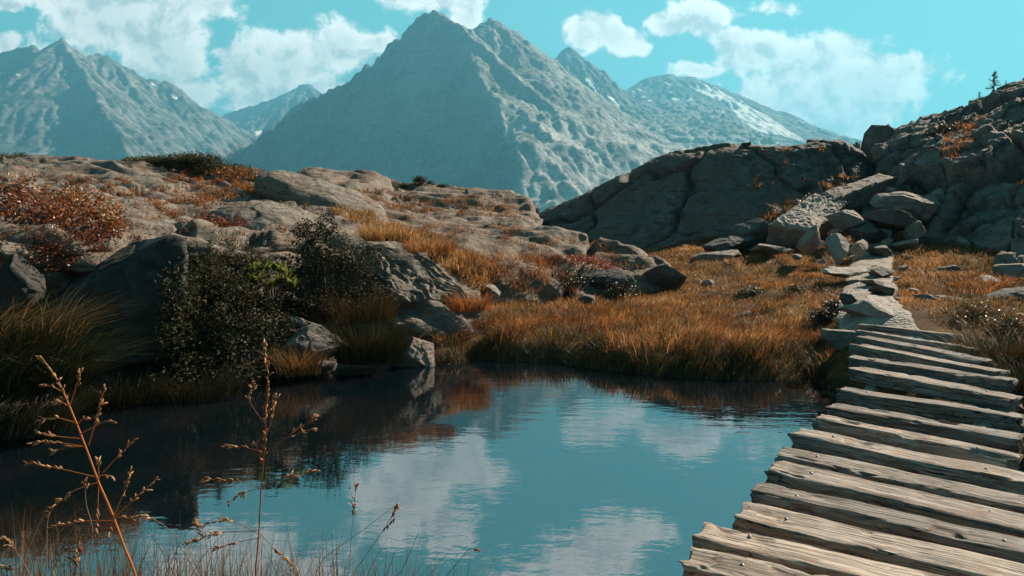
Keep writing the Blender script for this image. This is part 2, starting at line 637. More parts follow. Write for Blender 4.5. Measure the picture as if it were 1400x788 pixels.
h_ = t_.math('SUBTRACT', t_.math('ADD', grain, t_.math('MULTIPLY', grain2, .8)), t_.math('MULTIPLY', crk, 1.6))
t_.l.new(bump(t_, h_, 1.0, .011), b_.inputs['Normal'])
TIMBER = m_

m_, t_, b_, o_ = new_mat('bolt_steel')
b_.inputs['Base Color'].default_value = (.20, .19, .18, 1)
b_.inputs['Metallic'].default_value = .8
b_.inputs['Roughness'].default_value = .5
STEEL = m_


def mount_mat(name, dark, light, green):
    m, t, bs, out = new_mat(name)
    geo = t.new('ShaderNodeNewGeometry')
    pos = geo.outputs['Position']
    sp = t.new('ShaderNodeSeparateXYZ')
    t.l.new(geo.outputs['Normal'], sp.inputs[0])
    a = t.noise(pos, .006, 8, .68, dist=.5)
    b = t.noise(pos, .035, 7, .7)
    st = t.noise(t.mapping(pos, scale=(.008, .008, .05), rot=(.35, .25, 0)), 1.0, 5, .6)
    c = t.mix(t.step(a, .36, .64), dark, light)
    c = t.mix(t.step(b, .45, .7, 0, .7), c, tuple(min(1, x * 1.35) for x in light))
    c = t.mix(t.step(st, .5, .36, 0, .5), c, tuple(x * .6 for x in dark))
    gm = t.math('MULTIPLY', t.step(t.noise(pos, .011, 6, .65), .48, .6), t.step(sp.outputs[2], .72, .85))
    c = t.mix(t.math('MULTIPLY', gm, green), c, (.085, .10, .055))
    at_ = t.new('ShaderNodeAttribute', attribute_name='snow')
    pa_ = t.new('ShaderNodeAttribute', attribute_name='pale')  # mask shared by polished rock and painted sunlight
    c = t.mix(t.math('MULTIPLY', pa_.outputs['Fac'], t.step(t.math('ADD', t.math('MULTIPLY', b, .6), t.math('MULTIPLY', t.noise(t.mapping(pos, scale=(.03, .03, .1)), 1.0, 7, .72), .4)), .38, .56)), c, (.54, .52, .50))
    sn = t.math('MULTIPLY', at_.outputs['Fac'], t.step(t.math('ADD', t.noise(pos, .02, 6, .65), at_.outputs['Fac']), .95, 1.05))
    c = t.mix(sn, c, (.90, .91, .92))
    t.l.new(c, bs.inputs['Base Color'])
    bs.inputs['Roughness'].default_value = .95
    bs.inputs['Specular IOR Level'].default_value = .1
    h = t.math('ADD', b, t.math('MULTIPLY', t.noise(pos, .11, 5, .7), .4))
    t.l.new(bump(t, h, .9, 10.0), bs.inputs['Normal'])
    return m


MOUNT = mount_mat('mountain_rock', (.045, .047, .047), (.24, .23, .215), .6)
MOUNT_BARE = mount_mat('mountain_bare', (.065, .068, .068), (.20, .195, .19), .25)

# ------------------------------------------------------------------ terrain near the pond
PATH = np.array([(4.55, 7.7), (5.0, 9.0), (5.5, 10.2), (6.55, 12.0), (7.6, 14.0), (8.9, 16.2), (11.0, 20.0), (13.5, 24.5), (16.0, 29.0), (17.5, 33)])
CT = [(-3, 1, .6), (0, 1, .55), (-1, 2.1, .48), (0.4, 2.2, .2), (-3, 2.5, .45), (-6, 3, .6), (1.5, 1.0, .35), (-1, -3, .8), (3, -2, .6), (-8, -2, 1), (8, -3, .8),
      (0, 3.0, -.25), (-2, 3.2, -.25), (-5, 3.8, -.25), (1.3, 2.4, -.1),
      (-3, 5, -.7), (-1, 5, -.8), (0, 6, -.9), (1, 4.5, -.8), (2, 6.5, -.8), (0, 8, -.6), (-1.5, 7.5, -.6), (-4, 5.5, -.5), (3, 5, -.7), (4.5, 5, -.6), (5.2, 5.8, -.35), (3.2, 7.3, -.4),
      (0, 11, .35), (1, 10, .28), (2, 9.3, .27), (3, 9.3, .30), (4, 9.3, .42), (1, 12.5, .38), (3, 12, .45), (0, 13.5, .42), (2, 14.3, .42), (3.6, 14.6, .55), (4.6, 14, .74), (3, 18, 1.05), (5.5, 17, 1.2), (4, 21, 1.25), (7, 21, 1.9),
      (4.6, 7.7, .56), (4.2, 8.3, .5), (4.9, 9.0, .70), (5.1, 9.6, .75), (6.6, 12, .92), (8.9, 16, 1.33), (11.1, 20, 2.05), (13.6, 24, 3.3), (16, 29, 5.0), (18, 35, 4.5),
      (5.3, 7.6, .58), (6.3, 7.4, .55), (6.5, 9, .78), (8, 10, .85), (8, 8, .6), (9, 12, 1.0), (11, 13, .85), (7.5, 6, .4), (6.3, 5.4, .15), (9, 4, .6), (10, 7, .8), (6, 3.5, .3), (4.5, 3, -.15), (7, 2, .6),
      (-10, 8, 1), (-10, 15, 2), (-12, 25, 2), (-6, 20, 1.5), (-3, 17, 1), (-2.4, 12, .1), (-5, 9, .2), (-6, 7, .1), (-1.2, 10.4, -.1),
      (0, 20, 1.9), (-3, 20, 2.0), (3, 20.5, 1.1), (0, 26, 1.5), (-5, 32, 2), (5, 28, 1.5), (8, 35, 1.2), (15, 42, 3), (0, 45, .5), (22, 25, 5), (26, 35, 5), (-20, 40, 2), (25, 10, 4), (16, 12, 1.5), (20, 0, 3), (-20, 5, 3), (-20, -10, 2), (0, -15, 1.5), (20, -15, 2)]
for px, py in ((600, 500), (640, 490), (700, 495), (760, 498), (850, 510), (950, 519), (1050, 521), (1110, 518), (1145, 508)):
    q = on_z(px, py, 0)
    CT.append((q[0], q[1], -.08))
    CT.append((q[0] + .05, q[1] + .26, .26))
    CT.append((q[0] + .1, q[1] + .9, .30))
CT = np.array(CT, float)


def _rbf():
    d = np.linalg.norm(CT[:, None, :2] - CT[None, :, :2], axis=2)
    A = d + np.eye(len(CT)) * -.02
    n = len(CT)
    Q = np.zeros((n + 3, n + 3))
    Q[:n, :n] = A
    Q[:n, n] = 1
    Q[:n, n + 1:] = CT[:, :2]
    Q[n, :n] = 1
    Q[n + 1:, :n] = CT[:, :2].T
    return np.linalg.solve(Q, np.concatenate([CT[:, 2], [0, 0, 0]]))


RBF = _rbf()


def path_dist(x, y):
    P = np.stack([x, y], 1)
    best = np.full(len(P), 1e9)
    for a, b in zip(PATH[:-1], PATH[1:]):
        ab = b - a
        t = np.clip(((P - a) @ ab) / (ab @ ab), 0, 1)
        best = np.minimum(best, np.linalg.norm(P - a - t[:, None] * ab, axis=1))
    return best


def ground_z(x, y):
    x, y = np.asarray(x, float), np.asarray(y, float)
    z = np.full(len(x), RBF[-3]) + RBF[-2] * x + RBF[-1] * y
    for i, (cx, cyy, _) in enumerate(CT):
        z += RBF[i] * np.hypot(x - cx, y - cyy)
    hum = fbm(np.stack([x * .9, y * .9, x * 0], 1), 4) * .16 + fbm(np.stack([x * 3.1, y * 3.1, x * 0 + 5], 1), 3) * .07
    hum *= sstep(z, -.15, .45) * sstep(path_dist(x, y), .3, 1.0) * .9 + .1
    z = z + hum
    r = np.hypot(x - 3, y - 12)
    return z - 75 * sstep(r, 46, 82)


n = 440
s = np.linspace(-1, 1, n)
gx = 3 + 85 * np.sign(s) * np.abs(s) ** 1.9
gy = 10 + 85 * np.sign(s) * np.abs(s) ** 1.9
X, Y = np.meshgrid(gx, gy, indexing='ij')
Z = ground_z(X.ravel(), Y.ravel())
terrain = mesh_np('terrain', np.stack([X.ravel(), Y.ravel(), Z], 1), grid_faces(n, n), SOIL)
tag(terrain, 'brown grassy alpine ground around the pond', kind='structure')

# valley floor out to the horizon
vg = np.linspace(-8800, 8800, 90)
VX, VY = np.meshgrid(vg, vg + 0, indexing='ij')
VZ = -74 + fbm(np.stack([VX.ravel() * .004, VY.ravel() * .004, VX.ravel() * 0], 1), 4) * 4
valley = mesh_np('valley_ground', np.stack([VX.ravel(), VY.ravel(), VZ], 1), grid_faces(90, 90), SOIL)
tag(valley, kind='structure')

# pond
wv_ = np.array([(-14, .5, 0), (9, .5, 0), (9, 11.2, 0), (-14, 11.2, 0)], float)
water = mesh_np('water', wv_, np.array([[0, 1, 2, 3]]), WATER, smooth=False)
tag(water, 'still teal pond mirroring the sky and clouds', kind='structure')

# path
pp = catmull(PATH, 160, 0)
tg = np.gradient(pp, axis=0)
tg /= np.linalg.norm(tg, axis=1)[:, None]
nr = np.stack([tg[:, 1], -tg[:, 0]], 1)
hw = .48 + .12 * perlin(np.stack([np.arange(160) * .13, np.zeros(160), np.zeros(160)], 1))
ac = np.linspace(-1, 1, 15)
PX = pp[:, None, :] + nr[:, None, :] * (ac[None, :, None] * hw[:, None, None])
pz = ground_z(PX[..., 0].ravel(), PX[..., 1].ravel()).reshape(160, 15) + .035 - .08 * np.abs(ac)[None] ** 6
pz += perlin(np.stack([PX[..., 0].ravel() * 5, PX[..., 1].ravel() * 5, pz.ravel() * 0], 1)).reshape(160, 15) * .02
path = mesh_np('path', np.concatenate([PX, pz[..., None]], 2).reshape(-1, 3), grid_faces(160, 15)[:, ::-1], GRAVEL)
tag(path, 'worn stony footpath climbing from the footbridge to the gap', kind='structure')


# ------------------------------------------------------------------ rock landforms (lofted surfaces, displaced)
def rock_disp(P, N, kind, seed, amp=1.0, sc=1.0):
    p = P * sc + seed * 9.1
    if kind == 'slab':           # glacier-worn, layered
        lay = np.array([.25, .35, .9])
        sdot = p @ lay
        wob = fbm(p * .5, 4)
        sv = sdot / .42 + wob * 2.2
        fr = sv - np.floor(sv)
        ledge = (sstep(fr, .0, .75) - fr)
        f1, f2, cid = worley(p * (.45, .45, .9), seed)
        crack = -sstep(f2 - f1, .10, .0)
        q = p + fbm(p * .7, 3)[:, None] * .6
        f1, f2, cid = worley(q * (.33, .33, .8), seed)
        crack = -sstep(f2 - f1, .05, .0) * sstep(fbm(p * .35 + 3, 2), -.1, .2)
        d = fbm(p * .4, 5) * .42 + ledge * .42 + crack * .34 + (cid - .5) * .22 + fbm(p * 2.2, 6, .55) * .08 + ridged(p * (1.1, 1.1, 4.5), 5, .55) * .14 - .12
    elif kind == 'dome':
        f1, f2, cid = worley(p * .28 + fbm(p * .5, 3)[:, None] * .35, seed)
        crack = -sstep(f2 - f1, .07, .0)
        q = p @ np.array([[.9, .3, 0], [-.2, .8, .5], [.3, -.5, .8]])
        d = fbm(p * .3, 5) * .5 + crack * .45 + (cid - .5) * .34 + fbm(p * 1.7, 6, .6) * .12 + ridged(q * (.7, 3.2, 3.2), 5, .6) * .16 - .1
        sv = q[:, 2] / 1.1 + fbm(p * .4, 4) * 1.5
        fr = sv - np.floor(sv)
        d += (sstep(fr, 0, .85) - fr) * .20
    else:                        # 'block' - jointed cliff
        q = p + np.stack([fbm(p * .8, 3), fbm(p * .8 + 9, 3), fbm(p * .8 + 19, 3)], 1) * .25
        f1, f2, cid = worley(q * (.42, .42, .24), seed)
        g1, g2, gid = worley(q * (1.3, 1.3, 1.0), seed + 3)
        d = (cid - .5) * 1.25 - sstep(f2 - f1, .09, .0) * .55 + (gid - .5) * .40 - sstep(g2 - g1, .07, .0) * .16 + fbm(p * 1.6, 6, .58) * .13 + (ridged(p * (2.6, 2.6, 1.0), 4) - .6) * .12
        sv = (p @ np.array([-.32, .25, .9])) / .75 + fbm(p * .45, 4) * 1.6
        fr = sv - np.floor(sv)
        d += (sstep(fr, 0, .82) - fr) * .42 * sstep(fbm(p * .5 + 30, 3), -.25, .1)
    return P + N * (d * amp / sc ** .5)[:, None]


def loft(name, rows, nu, nv, mat, kind, seed, amp=1.0, label=None, sc=1.0):
    """rows: list of rows of world points, back to front; becomes a nv x nu sheet"""
    P = np.array(rows, float)
    P = catmull(catmull(P, nv, 0), nu, 1)
    N = -grid_normals(P)
    if N[..., 2].mean() < 0:
        N = -N
    P2 = rock_disp(P.reshape(-1, 3), N.reshape(-1, 3), kind, seed, amp, sc).reshape(P.shape)
    fq = grid_faces(nv, nu)
    o = mesh_np(name, P2.reshape(-1, 3), fq, mat)
    tag(o, label, kind='structure')
    return o


def rowp(pxs, pys, Ys):
    return [at(a, b, c) for a, b, c in zip(pxs, pys, Ys)]


def shift(row, dx, dy, dz):
    return [np.asarray(p) + (dx, dy, dz) for p in row]


# left hill
pxs = [-320, -200, -90, 0, 100, 190, 260, 330, 390, 450, 505, 560, 610, 660]
crest = rowp(pxs, [205, 215, 222, 225, 222, 220, 229, 236, 242, 256, 287, 314, 340, 364], [17, 17.5, 18.5, 19, 19.3, 19.5, 19.5, 19, 18.5, 17.5, 15.8, 14.3, 13.3, 12.7])
m1 = rowp(pxs, [245, 250, 255, 258, 255, 255, 262, 265, 264, 284, 307, 332, 360, 382], [12.6, 13, 13.5, 14, 14.2, 14.5, 14.8, 15, 15, 14.5, 13.6, 12.8, 12.2, 11.9])
m2 = rowp(pxs, [290, 298, 302, 306, 312, 318, 322, 322, 318, 322, 338, 356, 388, 408], [7.1, 7.3, 7.6, 7.9, 8.3, 8.9, 9.4, 9.9, 10.4, 10.9, 11, 11, 11, 11.1])
m3 = rowp(pxs, [350, 360, 365, 372, 385, 392, 395, 390, 385, 378, 385, 395, 418, 432], [6.9, 7.15, 7.4, 7.75, 8.1, 8.7, 9.2, 9.6, 10.1, 10.5, 10.6, 10.6, 10.65, 10.7])
ft = rowp(pxs, [450, 455, 460, 462, 468, 472, 470, 465, 455, 442, 440, 446, 455, 465], [6.8, 7, 7.2, 7.6, 8, 8.6, 9, 9.3, 9.6, 9.9, 10.1, 10.2, 10.2, 10.3])
wf = [on_z(a, b, -.12) for a, b in zip(pxs, [700, 650, 615, 590, 566, 546, 532, 523, 516, 509, 501, 493, 490, 488])]
bt = shift(wf, 0, -.6, -1.2)
hill_left = loft('hill', [shift(crest, 0, 14, -4), shift(crest, 0, 6, -.9), crest, m1, m2, m3, ft, wf, bt], 420, 330, ROCK_TAN, 'slab', 1, .8,
                 'broad tan glacier-worn rock hill left of the pond', sc=.72)

# far middle hill
pxs = [300, 350, 395, 430, 470, 510, 550, 590, 635, 680, 710, 724, 738]
crest = rowp(pxs, [252, 244, 239, 230, 234, 238, 256, 252, 256, 263, 271, 281, 298], [28, 30, 32, 34, 34, 34, 36, 38, 38, 36, 33, 30, 27])
m1 = rowp(pxs, [265, 262, 258, 250, 255, 262, 274, 276, 278, 283, 289, 296, 306], [25, 27, 28, 28, 28, 28, 29, 30, 30, 29, 28, 26, 25])
m2 = rowp(pxs, [285, 284, 282, 276, 280, 284, 292, 293, 294, 296, 300, 304, 312], [22.5, 24, 24, 24, 24, 24, 24.5, 25, 25, 25, 24.5, 24, 23.5])
ft = rowp(pxs, [305, 305, 304, 304, 304, 306, 308, 309, 309, 310, 312, 314, 319], [19, 19.5, 20, 20, 20, 20, 20, 20, 20.5, 21, 21, 21.5, 22])
hill_mid = loft('hill', [shift(crest, 0, 18, -6), shift(crest, 0, 6, -1), crest, m1, m2, ft, shift(ft, 0, -.8, -1.2)], 360, 220, ROCK_FAR, 'slab', 5, .9,
                'lumpy brown rock hill behind the left hill', sc=.38)

# low whaleback in the middle
pxs = [520, 570, 620, 670, 720, 775, 830, 880, 918, 945]
crest = rowp(pxs, [288, 297, 303, 308, 312, 321, 334, 354, 378, 396], [20.5, 19.8, 19.2, 18.8, 18.3, 17.8, 17.3, 16.8, 16.2, 15.8])
m1 = rowp(pxs, [306, 313, 318, 324, 328, 334, 345, 362, 383, 397], [18, 17.6, 17.3, 17.2, 17, 16.9, 16.6, 16.2, 15.9, 15.6])
m2 = rowp(pxs, [334, 340, 345, 348, 352, 356, 362, 373, 388, 399], [15.6, 15.5, 15.4, 15.5, 15.6, 15.8, 15.9, 15.8, 15.6, 15.4])
ft = rowp(pxs, [372, 376, 382, 388, 396, 404, 407, 404, 402, 402], [13.6, 13.6, 13.6, 13.7, 13.9, 14.2, 14.5, 14.9, 15.1, 15.1])
crest, m1, m2, ft = (shift(r, 0, 0, q) for r, q in ((crest, .14), (m1, .2), (m2, .26), (ft, .2)))
whaleback = loft('hill', [shift(crest, 0, 3, -.8), crest, m1, m2, ft, shift(ft, 0, -.5, -.8)], 300, 170, ROCK_FAR, 'slab', 8, .72,
                 'low layered rock rise beyond the orange meadow', sc=.5)

# dark sloping slab hill
pxs = [690, 735, 790, 840, 900, 960, 1020, 1080, 1130, 1165, 1190, 1215]
cY = np.array([27.8, 27, 26.2, 25.4, 24.7, 24, 23.5, 23.4, 23.7, 24.2, 24.6, 24.8])
fY = np.array([27.2, 25.4, 23.6, 22.3, 21.4, 20.6, 20.3, 20.8, 21.9, 23, 23.7, 24.3])
crest = rowp(pxs, [306, 288, 263, 243, 219, 206, 200, 198, 197, 207, 229, 254], cY)
m1 = rowp(pxs, [307, 300, 286, 274, 258, 244, 232, 222, 214, 217, 234, 256], cY * .62 + fY * .38)
m2 = rowp(pxs, [308, 312, 316, 316, 312, 302, 286, 264, 244, 236, 241, 258], cY * .28 + fY * .72)
ft = rowp(pxs, [309, 322, 340, 352, 354, 347, 330, 303, 276, 258, 250, 261], fY)
slab_hill = loft('hill', [shift(crest, 1, 13, -5), shift(crest, .4, 4, -.5), crest, m1, m2, ft, shift(ft, 0, -.6, -1)], 380, 230, ROCK_GREY, 'dome', 12, .75,
                 'dark smooth rock dome rising to the right behind the meadow')

# right cliff
cr = [at(*q) for q in ((1229, 190, 24.5), (1252, 175, 24.2), (1288, 163, 24), (1325, 151, 23.5), (1360, 135, 23), (1400, 122, 22.5), (1470, 96, 22), (1600, 60, 22))]
r2 = [at(*q) for q in ((1228, 216, 22.4), (1252, 208, 22), (1290, 200, 21.5), (1330, 188, 21), (1370, 175, 20.5), (1412, 165, 20), (1480, 150, 19.5), (1630, 130, 19.5))]
r3 = [at(*q) for q in ((1246, 252, 20.2), (1268, 250, 19.5), (1302, 245, 19), (1338, 240, 18.5), (1378, 235, 18), (1422, 225, 17.5), (1500, 215, 17), (1660, 200, 17))]
r4 = [at(*q) for q in ((1268, 304, 18.2), (1284, 308, 17.5), (1308, 312, 17), (1342, 310, 16.5), (1382, 305, 16), (1432, 300, 15.5), (1510, 290, 15), (1690, 280, 15))]
r5 = [at(*q) for q in ((1272, 348, 17.4), (1282, 368, 16.2), (1308, 384, 15.4), (1345, 395, 14.8), (1390, 400, 14.3), (1440, 405, 13.8), (1520, 412, 13.3), (1740, 420, 13))]
rows = [shift(cr, 1.0, 9, -2.5), shift(cr, .4, 3.5, -.2), cr, r2, r3, r4, r5, shift(r5, 0, -.5, -1.2)]
rows = [[r[0] + np.array((1.6, 5, -1.2)), r[0] + np.array((.25, 1.6, -.1))] + r for r in rows]
cliff = loft('cliff', rows, 420, 330, ROCK_CLIFF, 'block', 17, .85, 'jointed grey rock cliff rising right of the path')


# ------------------------------------------------------------------ mountains
def erode(h, n, steps, batches, seed, ke=.25, kc=3.0):
    """rain-drop erosion of a height grid (heights in cells), many drops at once"""
    rg = np.random.default_rng(seed)
    nx, ny = h.shape
    h = h.copy()
    flat = h.ravel()
    for b in range(batches):
        prev = flat.copy()
        p = np.stack([rg.uniform(1, nx - 3, n), rg.uniform(1, ny - 3, n)], 1)
        d = np.zeros((n, 2))
        sed, vel, wat = np.zeros(n), np.ones(n), np.ones(n)
        for st in range(steps):
            i = p.astype(int)
            f = p - i
            k = i[:, 0] * ny + i[:, 1]
            h00, h10, h01, h11 = flat[k], flat[k + ny], flat[k + 1], flat[k + ny + 1]
            gx_ = (h10 - h00) * (1 - f[:, 1]) + (h11 - h01) * f[:, 1]
            gy_ = (h01 - h00) * (1 - f[:, 0]) + (h11 - h10) * f[:, 0]
            ho = h00 * (1 - f[:, 0]) * (1 - f[:, 1]) + h10 * f[:, 0] * (1 - f[:, 1]) + h01 * (1 - f[:, 0]) * f[:, 1] + h11 * f[:, 0] * f[:, 1]
            d = d * .25 - np.stack([gx_, gy_], 1) * .75
            d /= np.linalg.norm(d, axis=1)[:, None] + 1e-6
            q = np.clip(p + d, 1, [nx - 3, ny - 3])
            j = q.astype(int)
            e = q - j
            m = j[:, 0] * ny + j[:, 1]
            hn = flat[m] * (1 - e[:, 0]) * (1 - e[:, 1]) + flat[m + ny] * e[:, 0] * (1 - e[:, 1]) + flat[m + 1] * (1 - e[:, 0]) * e[:, 1] + flat[m + ny + 1] * e[:, 0] * e[:, 1]
            dh = hn - ho
            cap = np.maximum(-dh, .02) * vel * wat * kc
            dep = np.where(dh > 0, np.minimum(dh, sed) * .3, np.where(sed > cap, (sed - cap) * .1, -np.minimum((cap - sed) * ke, np.maximum(-dh, 0) * .6)))
            sed = sed - dep
            acc_ = np.zeros(nx * ny)
            for off, wgt in ((0, (1 - f[:, 0]) * (1 - f[:, 1])), (ny, f[:, 0] * (1 - f[:, 1])), (1, (1 - f[:, 0]) * f[:, 1]), (ny + 1, f[:, 0] * f[:, 1])):
                acc_ += np.bincount(k + off, dep * wgt, nx * ny)
            flat += np.clip(acc_, -.12, .04)
            vel = np.sqrt(np.maximum(vel * vel - dh * 2.0, .05)).clip(0, 4)
            wat *= .97
            p = q
        flat = np.clip(flat, prev - 1.6, prev + .25)
        prev = None
        H2 = flat.reshape(nx, ny)
        H2[1:-1, 1:-1] = H2[1:-1, 1:-1] * .80 + .05 * (H2[:-2, 1:-1] + H2[2:, 1:-1] + H2[1:-1, :-2] + H2[1:-1, 2:])
        flat = H2.ravel().copy()
    return flat.reshape(nx, ny)


def mountain(name, ridges, x0, x1, y0, y1, step, base, seed, mat, label, snow_polys=(), snow_noise=None, rough=1.0, foot=None, sunlit_fn=None):
    xs = np.arange(x0, x1 + step, step)
    ys = np.arange(y0, y1 + step, step)
    X, Y = np.meshgrid(xs, ys, indexing='ij')
    P = np.stack([X.ravel(), Y.ravel()], 1)
    wx = fbm(np.stack([P[:, 0] / 260, P[:, 1] / 260, P[:, 0] * 0 + seed], 1), 4)
    P0 = P
    q3 = np.stack([P[:, 0], P[:, 1], np.full(len(P), seed * 100)], 1)
    P = P + np.stack([fbm(q3 / 300, 3) * 62 + fbm(q3 / 75 + 5, 4, .6) * 30, fbm(q3 / 300 + 40, 3) * 62 + fbm(q3 / 75 + 45, 4, .6) * 30], 1)
    hgt = np.full(len(P), float(base))
    near = np.full(len(P), 1e9)
    for ri, (pts, slope, L, *wall) in enumerate(ridges):
        cut = 1.6 * np.maximum(np.interp(P[:, 1], *wall[0]) - P[:, 0], 0) if wall else 0.0
        w = np.array([at(*q) for q in pts])
        t0 = 0.0
        s_pos, s_neg, s_cap = slope if isinstance(slope, tuple) else (slope, slope, slope)
        for si, (a, b) in enumerate(zip(w[:-1], w[1:])):
            ab = b[:2] - a[:2]
            ln = np.linalg.norm(ab) + 1e-6
            t = ((P - a[:2]) @ ab) / ln ** 2
            over = np.maximum(-t if si == 0 else 0, 0) * ln
            t = np.clip(t, 0, 1)
            q = a[:2] + t[:, None] * ab
            d = np.linalg.norm(P - q, axis=1)
            tt = (t0 + t * ln)
            g = ridged(np.stack([tt / 150 + wx * .5, d / 1400, np.full(len(P), seed + ri * 3.3)], 1), 3)
            g2 = ridged(np.stack([tt / 40 + wx, d / 600, np.full(len(P), seed + ri * 5.1)], 1), 2)
            cr_ = (ab[0] * (P[:, 1] - a[1]) - ab[1] * (P[:, 0] - a[0])) / ln
            slp = s_neg + (s_pos - s_neg) * sstep(cr_, -25, 25)
            slp = slp + (s_cap - slp) * sstep(over, 0, 60)
            fall = slp * (.55 * d + .45 * L * (1 - np.exp(-d / L)))
            fall = fall * (1.0 + .10 * wx * sstep(d, 10, 160))
            h = a[2] + (b[2] - a[2]) * t - cut - fall + (g - .65) * rough * 42 * sstep(d, 8, 300) + (g2 - .65) * rough * 26 * sstep(d, 5, 120)
            h = h + (ridged(np.stack([tt / 85, np.full(len(P), seed + ri * 2.7), np.zeros(len(P))], 1), 4, .6) - .68) * rough * 44 * np.exp(-d / 70)
            hgt = np.maximum(hgt, h)
            near = np.minimum(near, d)
            t0 += ln
    P = P0
    P3 = np.stack([P[:, 0], P[:, 1], hgt], 1)
    k = sstep(near, 0, 60) * .55 + .45
    hgt = hgt + rough * k * fbm(P3 / 150 + seed, 5, .5) * 9 + rough * (ridged(P3 / 160 + seed, 4, .55) - .66) * 20 * k
    if foot is not None:
        fx = foot(P[:, 0], P[:, 1])
        fx = fx + (ridged(np.stack([P[:, 0] / 170, P[:, 1] / 170, np.full(len(P), seed + 1.0)], 1), 6, .55) - .55) * 60 * sstep(fx, base, base + 60)
        hgt = np.maximum(hgt, fx) + np.exp(-((hgt - fx) / 25) ** 2) * 6
    hgt = erode(hgt.reshape(len(xs), len(ys)) / step, 9000, 60, 3, int(seed)).ravel() * step
    hgt = hgt + rough * ((ridged(P3 * (1, 1, .4) / 62 + seed, 6, .66) - .66) * 24 + fbm(P3 / 24 + seed, 3, .6) * 5)
    sv = (hgt + .35 * P[:, 0] + .2 * P[:, 1]) / 64 + fbm(P3 / 200 + seed + 3, 4) * 1.5
    fr = sv - np.floor(sv)
    hgt = hgt + rough * (sstep(fr, 0, .85) - fr) * 15 * sstep(fbm(P3 / 170 + seed + 9, 3), -.25, .2)
    ed = np.minimum(np.minimum(P[:, 0] - x0, x1 - P[:, 0]), np.minimum(P[:, 1] - y0, y1 - P[:, 1]))
    hgt = base + (hgt - base) * sstep(ed, 0, 260)
    V = np.stack([P[:, 0], P[:, 1], hgt], 1)
    G3 = V.reshape(len(xs), len(ys), 3)
    N = grid_normals(G3).reshape(-1, 3)
    nz = np.abs(N[:, 2])
    snow = np.zeros(len(V))
    if snow_polys:
        px, py = project(V)
        for poly in snow_polys:
            poly = np.array(poly, float)
            inside = np.zeros(len(V), bool)
            j = len(poly) - 1
            for i in range(len(poly)):
                xi, yi = poly[i]
                xj, yj = poly[j]
                c = ((yi > py) != (yj > py)) & (px < (xj - xi) * (py - yi) / (yj - yi + 1e-9) + xi)
                inside ^= c
                j = i
            snow[inside] = 1.0
    if snow_noise:
        zmin, thr = snow_noise
        sn = fbm(P3 / 90 + 40, 4) + .35 * (nz - .8)
        snow = np.maximum(snow, sstep(sn, thr, thr + .12) * sstep(hgt, zmin, zmin + 120) * sstep(nz, .72, .8))
    pale = np.zeros(len(V)) if foot is None else sstep(fx - hgt, -70, 0) * sstep(fbm(P3 / 210 + 8, 4), -.25, .15) * sstep(hgt, 640, 380)  # foot rock paled: polished slab, with sun and haze put into its colour
    if sunlit_fn is not None:
        pale = np.maximum(pale, sunlit_fn(V[:, 0], V[:, 1], hgt) * sstep(fbm(P3 / 160 + 8, 5), -.30, .12))  # sunlit side painted into the rock as a paler tone
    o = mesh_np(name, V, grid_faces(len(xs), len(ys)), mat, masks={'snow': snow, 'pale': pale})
    tag(o, label, kind='structure')
    return o


BASE = -82
# main peak
SPUR = ([1500, 2200, 2380, 2520, 2650, 2760, 2940, 3000, 3090, 3180, 3400], [60, 0, 5, -62, -132, -169, -242, -335, -300, -260, -260])
MAIN = [
    ([(180, 290, 4500), (305, 218, 4150), (345, 191, 4000), (395, 152, 3820), (440, 126, 3660), (482, 102, 3520), (520, 76, 3380), (545, 50, 3250), (568, 31, 3150), (585, 21, 3070), (598, 15, 3000)], (1.1, 1.55, 1.6), 9000),
    ([(598, 15, 3000), (612, 19, 2985), (626, 38, 2940), (638, 70, 2860), (645, 105, 2760), (655, 140, 2650), (678, 180, 2520), (702, 215, 2380), (700, 262, 2200), (695, 300, 2050)], (.78, 1.5, 1.6), 6000),
    ([(600, 15, 3010), (620, 30, 3090), (637, 48, 3180), (648, 38, 3240), (660, 28, 3290), (674, 24, 3310), (684, 32, 3310), (698, 52, 3300), (716, 71, 3290), (740, 79, 3290), (757, 86, 3290), (790, 106, 3270), (830, 135, 3230), (870, 168, 3200), (930, 196, 3150), (1000, 225, 3100)], (1.0, .80, 1.7), 3500, SPUR),
    ([(674, 24, 3310), (690, 65, 3200), (716, 105, 3100), (750, 140, 3020), (775, 165, 2960)], (.72, 1.1, 1.6), 5000, SPUR),
]


def main_foot(x, y):
    # glaciated apron on the right of the peak, rising away from the valley
    cxx = x / np.maximum(y, 1)
    z = -60 + (y - 1700) * .335
    return np.where(cxx > -.1, z * sstep(cxx, -.12, .04) + BASE * (1 - sstep(cxx, -.12, .04)), BASE)


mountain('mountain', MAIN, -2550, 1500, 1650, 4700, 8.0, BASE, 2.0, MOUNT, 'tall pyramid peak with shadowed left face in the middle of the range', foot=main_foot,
         sunlit_fn=lambda x, y, z: sstep(x / y - np.interp(z, [280, 530, 860, 1016], [0, -.05, -.069, -.113]), -.002, .012) * (.45 + .55 * sstep(z, 620, 330)))  # right of the spur, sunlight is painted in as paler rock

